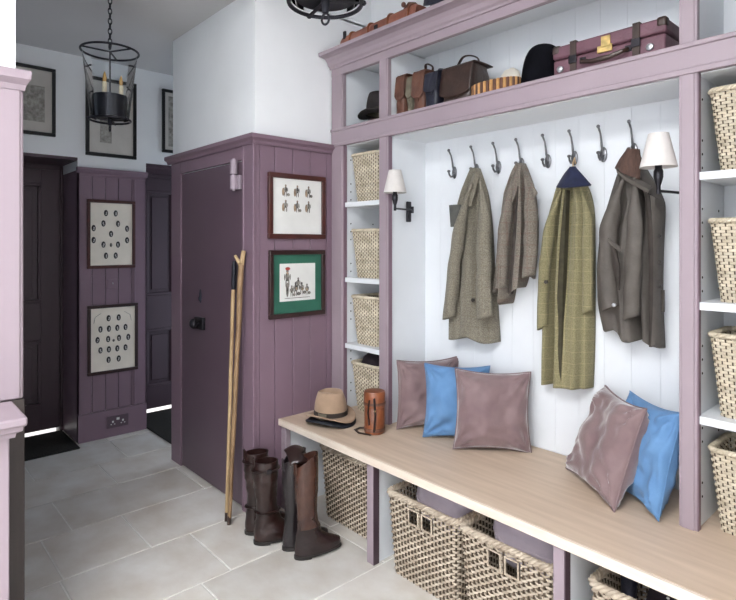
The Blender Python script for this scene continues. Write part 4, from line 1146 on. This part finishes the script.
# burgundy suitcase
x0, x1, y0, y1, z0, z1 = -1.138, -.722, 2.025, 2.205, SZ, SZ+.152
t = thing('suitcase', 'vintage burgundy leather suitcase with brass lock on the overhead shelf', 'suitcase', ((x0+x1)/2, (y0+y1)/2, z0))
MB().box(x0, x1, y0, y1, z0, z0+.098).build('body', M['burgundy'], t, bev=.008, seg=3)
MB().box(x0-.003, x1+.003, y0-.003, y1+.003, z0+.101, z1).build('lid', M['burgundy'], t, bev=.010, seg=3)
for sx in (x0+.085, x1-.095):
    m = MB(); m.box(sx-.013, sx+.013, y0-.007, y0-.001, z0, z1+.004); m.box(sx-.013, sx+.013, y0-.007, y1+.006, z1-.001, z1+.005); m.build('strap', M['brownleather'], t, bev=.002)
    m = MB(); m.box(sx-.016, sx+.016, y0-.012, y0-.006, z0+.07, z0+.10); m.build('buckle', M['bronze'], t, bev=.002)
m = MB(); cxs = (x0+x1)/2
m.tube([(cxs-.085, y0-.006, z0+.072), (cxs-.075, y0-.03, z0+.06), (cxs-.03, y0-.04, z0+.048), (cxs+.03, y0-.04, z0+.048), (cxs+.075, y0-.03, z0+.06), (cxs+.085, y0-.006, z0+.072)], [.006, .0075, .0095, .0095, .0075, .006], 10)
m.build('carrying_handle', M['brownleather'], t)
m = MB()
for q in (-1, 1):
    m.box(cxs+q*.085-.012, cxs+q*.085+.012, y0-.006, y0, z0+.062, z0+.084)
m.build('handle_mount', M['bronze'], t, bev=.002)
m = MB(); m.box(cxs-.028, cxs+.028, y0-.007, y0, z0+.082, z0+.108); m.box(cxs-.012, cxs+.022, y0-.010, y0-.002, z0+.10, z0+.14); m.build('lock', M['brass'], t, bev=.002)
for xx in (x0+.03, x1-.05): MB().tube([(xx, y0+.002, z0+.06), (xx, y0-.006, z0+.06), (xx, y0-.009, z0+.06)], [.014, .012, .004], 14).build('stud', M['steel'], t)
m = MB()
for xx in (x0, x1):
    for yy in (y0, y1):
        for (a, b) in ((z0, z0+.03), (z1-.03, z1)):
            s = 1 if xx == x1 else -1; q = 1 if yy == y1 else -1
            m.box(xx+s*.005, xx-s*.03, yy+q*.005, yy-q*.03, a-(.003 if a > z0 else 0), b+(.004 if a > z0 else 0))
m.build('corner_guard', M['brownleather'], t, bev=.010, seg=3)
# small bowler in the right compartment
felt('felt_hat', 'dark brown hat on the overhead shelf, cut by the right edge of the photo', (-.452, 2.13, SZ+.0), .085, .14, .10, M['brownleather'], 0, 1.0, .0)

# ================================================================== ON TOP OF THE CABINET
t = thing('gun_case', 'long tan leather case with buckles lying on top of the cabinet', 'case', (-2.14, 2.04, CT))
m = MB()
def GC(u, v):
    th = 2*PI*u; x = lerp(-2.435, -1.845, v); r = lerp(.060, .072, v)*(1 if .01 < v < .99 else .86)
    return Vector((x, 2.04+math.copysign(abs(math.cos(th))**.6, math.cos(th))*r*.9, CT+.066+math.copysign(abs(math.sin(th))**.6, math.sin(th))*(r if math.sin(th) > 0 else .0655)))
m.grid(GC, 28, 30, cu=True); k = 28
m.add([GC(i/28, 0) for i in range(28)], [tuple(range(28))]); m.add([GC(i/28, 1) for i in range(28)], [tuple(range(28))])
m.build('body', M['russet'], t, ang=.8)
m = MB()
for v in (.16, .42, .68, .93):
    x = lerp(-2.435, -1.845, v); pts = [GC(i/28, v)+Vector((0, 0, .002)) for i in range(28)]
    c0 = Vector((x, 2.04, CT+.066)); m.tube([c0+(p-c0)*1.03 for p in pts], .007, 6, closed=True)
m.build('strap', M['tan'], t)
m = MB(); m.box(-2.40, -2.38, 1.985, 1.997, CT+.10, CT+.145); m.box(-2.135, -2.11, 1.975, 1.985, CT+.06, CT+.10); m.build('buckle', M['bronze'], t, bev=.003)
m = MB(); m.tube([(-1.98, 2.03, CT+.13), (-1.93, 2.03, CT+.165), (-1.89, 2.03, CT+.15), (-1.86, 2.03, CT+.12)], .008, 8); m.ellipsoid((-1.96, 2.02, CT+.165), .012, .012, .014); m.build('carrying_handle', M['saddle'], t)
satchel('leather_bag', 'dark leather bag on top of the cabinet beside the long tan case', 'bag', -1.80, -1.38, 2.0, 2.2, CT, .165, M['navyleather'], .5, M['navyleather'], .03)

# ================================================================== BOOTS
def boot(label, loc, rz, H, m_, mfoot, top='flat', strap=False, seed=0, w=1.0):
    t = thing('riding_boot', label, 'boot', (0, 0, 0), 'boots by the bench')
    # z, back y, front y, half width, toe power
    lv = [(.014, -.058, .196, .043, .75), (.03, -.062, .203, .046, .75), (.05, -.062, .198, .045, .75), (.066, -.060, .158, .041, .8), (.080, -.058, .118, .038, .85),
          (.098, -.056, .084, .036, .95), (.13, -.053, .060, .035, 1), (.165, -.051, .049, .036, 1), (.21, -.054, .046, .039, 1), (.26, -.062, .049, .045, 1), (.31, -.067, .052, .050, 1)]
    zt = H
    lv = [(z_, yb_, (yf_*.80 if z_ < .11 else yf_), hw_, pw_) for z_, yb_, yf_, hw_, pw_ in lv]
    lv += [(lerp(.31, zt, .5), -.066, .053, .051, 1), (zt, -.060, .052, .052, 1)]
    n = 36; vs = []; rows = []
    dense = []
    for a, b in zip(lv, lv[1:]):
        k = max(2, int((b[0]-a[0])/.012))
        for i in range(k): dense.append(tuple(lerp(a[q], b[q], i/k) for q in range(5)))
    dense.append(lv[-1])
    def P(d, th, s=1.0):
        z, yb, yf, hw, pw = d; cy = -.004 if z > .12 else lerp(.02, -.004, min(1, max(0, (z-.05)/.07)))
        c, sn = math.cos(th), math.sin(th)
        y = cy+(yf-cy)*c if c > 0 else cy+(cy-yb)*c
        ys = 1 if z < .10 else lerp(1, .55+.45*w, min(1, (z-.1)/.1)); y = cy+(y-cy)*ys
        x = hw*w*math.copysign(abs(sn)**(pw if c > 0 else 1), sn)
        if z < .1 and c > 0: x *= 1-.10*c**2
        wr = 0
        if z > .09:
            am = (.0034 if not strap else .0065)+.0045*math.exp(-((z-.15)/.05)**2)
            wr = am*(math.sin(z*150+4*nz(th, z*9, seed))*.6+1.4*nz(c*2+seed, sn*2, z*26))
        zz = z
        f = max(0, (z-(H-.10))/.10)
        if top == 'spanish': zz += f*(.022*max(0, c)+.012*max(0, sn)-.035*max(0, -c))
        elif top == 'flat': zz += f*.004*sn
        return Vector((x*(1+wr*8)*s, (y*(1+wr*6)-cy)*s+cy, zz))
    for d in dense:
        for i in range(n): vs.append(P(d, 2*PI*i/n))
    R = len(dense); fs = [(j*n+i, j*n+(i+1) % n, (j+1)*n+(i+1) % n, (j+1)*n+i) for j in range(R-1) for i in range(n)]
    fs.append(tuple(range(n-1, -1, -1)))
    # inner lining
    K = len(vs)
    inner = [dense[-1], dense[-4], dense[-9], dense[-14]]
    for q, d in enumerate(inner):
        for i in range(n): vs.append(P(d, 2*PI*i/n, .93))
    for i in range(n): fs.append(((R-1)*n+i, (R-1)*n+(i+1) % n, K+(i+1) % n, K+i))
    for q in range(3):
        for i in range(n): fs.append((K+q*n+i, K+q*n+(i+1) % n, K+(q+1)*n+(i+1) % n, K+(q+1)*n+i))
    fs.append(tuple(K+3*n+i for i in range(n)))
    # foot and shaft are separate leathers
    split = [j for j, d in enumerate(dense) if d[0] > .118][0]
    foot = [f_ for f_ in fs if max(f_) < (split+1)*n]; shaft = [f_ for f_ in fs if not max(f_) < (split+1)*n]
    def sub(faces):
        ids = sorted({i for f_ in faces for i in f_}); mp = {a: b for b, a in enumerate(ids)}
        m = MB(); m.add([vs[i] for i in ids], [tuple(mp[i] for i in f_) for f_ in faces]); return m
    sub(shaft).build('shaft', m_, t, ang=1.2); sub(foot).build('foot', mfoot, t, ang=1.2)
    s = MB(); d0 = (.0, -.062, .204, .047, .75)
    def S(th, z): p = P((.03, -.064, .166, .048, .75), th, 1.0); return Vector((p.x, p.y, z))
    sv = [S(2*PI*i/n, .008) for i in range(n)]+[S(2*PI*i/n, .017) for i in range(n)]
    s.add(sv, [tuple(range(n-1, -1, -1)), tuple(range(n, 2*n))]+[(i, (i+1) % n, n+(i+1) % n, n+i) for i in range(n)])
    hp = [p_ for p_ in sv[:n] if p_.y < .012]; hp.sort(key=lambda p_: math.atan2(p_.x, -(p_.y-.012)-.001)); hk = len(hp)
    s.add([Vector((p_.x*.97, p_.y, 0)) for p_ in hp]+[Vector((p_.x*.97, p_.y, .010)) for p_ in hp], [tuple(range(hk)), tuple(range(hk, 2*hk))]+[(i, (i+1) % hk, hk+(i+1) % hk, hk+i) for i in range(hk)]); s.build('sole', M['sole'], t, bev=.002)
    if strap:
        m = MB()
        for z in strap:
            d = min(dense, key=lambda q: abs(q[0]-z))
            m.tube([P(d, 2*PI*i/24, 1.035) for i in range(24)], .008, 6, closed=True, flat=.5)
        m.build('strap', mfoot, t)
        d = min(dense, key=lambda q: abs(q[0]-strap[0])); p = P(d, PI/2, 1.06)
        b = MB(); b.box(p.x-.003, p.x+.005, p.y-.012, p.y+.012, p.z-.010, p.z+.010); b.build('buckle', M['bronze'], t, bev=.002)
    b = MB(); d = dense[-1]; p = P(d, PI, 1.0)
    b.tube([p+Vector((-.012, -.002, -.03)), p+Vector((-.010, -.004, .02)), p+Vector((.010, -.004, .02)), p+Vector((.012, -.002, -.03))], .004, 6, flat=.5); b.build('pull_loop', m_, t)
    t.location = loc; t.rotation_euler.z = rz
    return t
boot('wrinkled red-brown boot nearest the walking sticks, rear of its pair', (-2.368, 1.42, 0), math.radians(-14), .388, M['redbrown'], M['redbrown'], 'flat', (.35, .13), 1, 1.0)
boot('wrinkled red-brown boot beside the tall polished boots, front of its pair', (-2.258, 1.405, 0), math.radians(-18), .38, M['redbrown'], M['redbrown'], 'flat', (.34, .14), 7, 1.0)
br_ = boot('tall near-black boot with a folded-over top, behind the polished brown boot', (-2.125, 1.475, 0), math.radians(-16), .43, M['bootnavy'], M['bootnavy'], 'spanish', False, 3, .85)
m = MB()
m.grid(lambda u, v: Vector((-2.125+lerp(-.03, .075, v)+.01*math.sin(u*PI), 1.475+lerp(-.05, .045, u), .446+.02*math.sin(u*PI)-.055*v*v+.018*v*(1-u))), 14, 10)
o = m.build('folded_top', M['redbrown'], None, ang=2); o.data.transform(Matrix.Translation((2.125, -1.475, 0))); o.parent = br_
so = o.modifiers.new('s', 'SOLIDIFY'); so.thickness = .005
boot('tall polished brown boot with a dark foot, nearest the large wicker basket', (-2.030, 1.475, 0), math.radians(-14), .438, M['bootbrown'], M['bootfoot'], 'spanish', False, 5, .85)

# ================================================================== WALKING STICKS
t = thing('walking_stick', 'knobbly walking stick with a forked top leaning in the door corner', 'walking stick', (-2.515, 1.345, 0))
p0 = Vector((-2.515, 1.345, .006)); p1 = Vector((-2.555, 1.437, 1.30)); pts = []; rr = []
for i in range(60):
    v = i/59; p = p0.lerp(p1, v); pts.append(p+Vector((.004*nz(v*6, 1), .004*nz(v*6, 7), 0))); rr.append(lerp(.0098, .0150, v)*(1+.14*nz(v*24, 3)))
MB().tube(pts, rr, 12).build('shaft', M['stick'], t, ang=2)
m = MB(); e = p1
m.tube([e+Vector((0, 0, -.02)), e+Vector((.006, .002, .02)), e+Vector((.012, .006, .065))], [.0135, .0125, .0105], 12); m.tube([e+Vector((0, 0, -.015)), e+Vector((-.014, -.010, .012)), e+Vector((-.034, -.018, .040))], [.012, .010, .008], 12)
m.build('fork', M['stickpale'], t, ang=2)
MB().cyl(p0+Vector((0, 0, -.004)), p0.lerp(p1, .03), .0105, .0108, 12).build('ferrule', M['brownleather'], t)
t = thing('walking_stick', 'straight pale walking stick with a black grip leaning in the door corner', 'walking stick', (-2.555, 1.345, 0))
p0 = Vector((-2.555, 1.352, .006)); p1 = Vector((-2.645, 1.445, 1.31)); pts = []; rr = []
for i in range(40):
    v = i/39; p = p0.lerp(p1, v*.89); pts.append(p+Vector((.002*nz(v*5, 4), .002*nz(v*5, 9), 0))); rr.append(lerp(.0085, .0105, v))
MB().tube(pts, rr, 12).build('shaft', M['stickpale'], t, ang=2)
q = p0.lerp(p1, .885); MB().tube([q, q.lerp(p1, .15), q.lerp(p1, .8), p1], [.0105, .0135, .0135, .009], 12).build('grip', M['iron'], t)
MB().cyl(p0+Vector((0, 0, -.004)), p0.lerp(p1, .03), .0095, .0095, 12).build('ferrule', M['brownleather'], t)

# ================================================================== LIGHT
def area(name, loc, rot, sx, sy, power, col):
    l = bpy.data.lights.new(name, 'AREA'); l.shape = 'RECTANGLE'; l.size = sx; l.size_y = sy; l.energy = power; l.color = col
    o = bpy.data.objects.new(name, l); C.objects.link(o); o.location = loc; o.rotation_euler = rot; return o
# daylight in the window openings behind the camera
area('daylight_window_large', (-1.385, -1.99, 1.6), (-PI/2, 0, 0), 1.2, 1.5, 88, (.975, .985, 1.0))
area('daylight_window_small', (1.0, -1.99, 1.6), (-PI/2, 0, 0), 1.4, 1.5, 165, (.98, .985, 1.0))
area('daylight_window_hall', (-3.4, -1.99, 1.6), (-PI/2, 0, 0), 1.2, 1.5, 1.5, (.72, .80, 1.0))
area('daylight_window_right', (1.99, -1.15, 1.65), (0, -PI/2, 0), 1.4, 1.1, 6, (1.0, .99, .99))
area('added_rooflight', (-.35, -.9, HR-.005), (0, 0, 0), 1.7, 1.3, 105, (.98, .99, 1.0))  # added overhead source to brighten floor and bench
w = bpy.data.worlds.new('world'); bpy.context.scene.world = w; w.use_nodes = True
bg = w.node_tree.nodes['Background']; bg.inputs[0].default_value = (.75, .86, 1.0, 1); bg.inputs[1].default_value = 1.0

sc_ = bpy.context.scene
sc_.view_settings.view_transform = 'Standard'; sc_.view_settings.look = 'None'
sc_.view_settings.exposure = 0.35; sc_.view_settings.gamma = 1.0; sc_.view_settings.use_curve_mapping = False
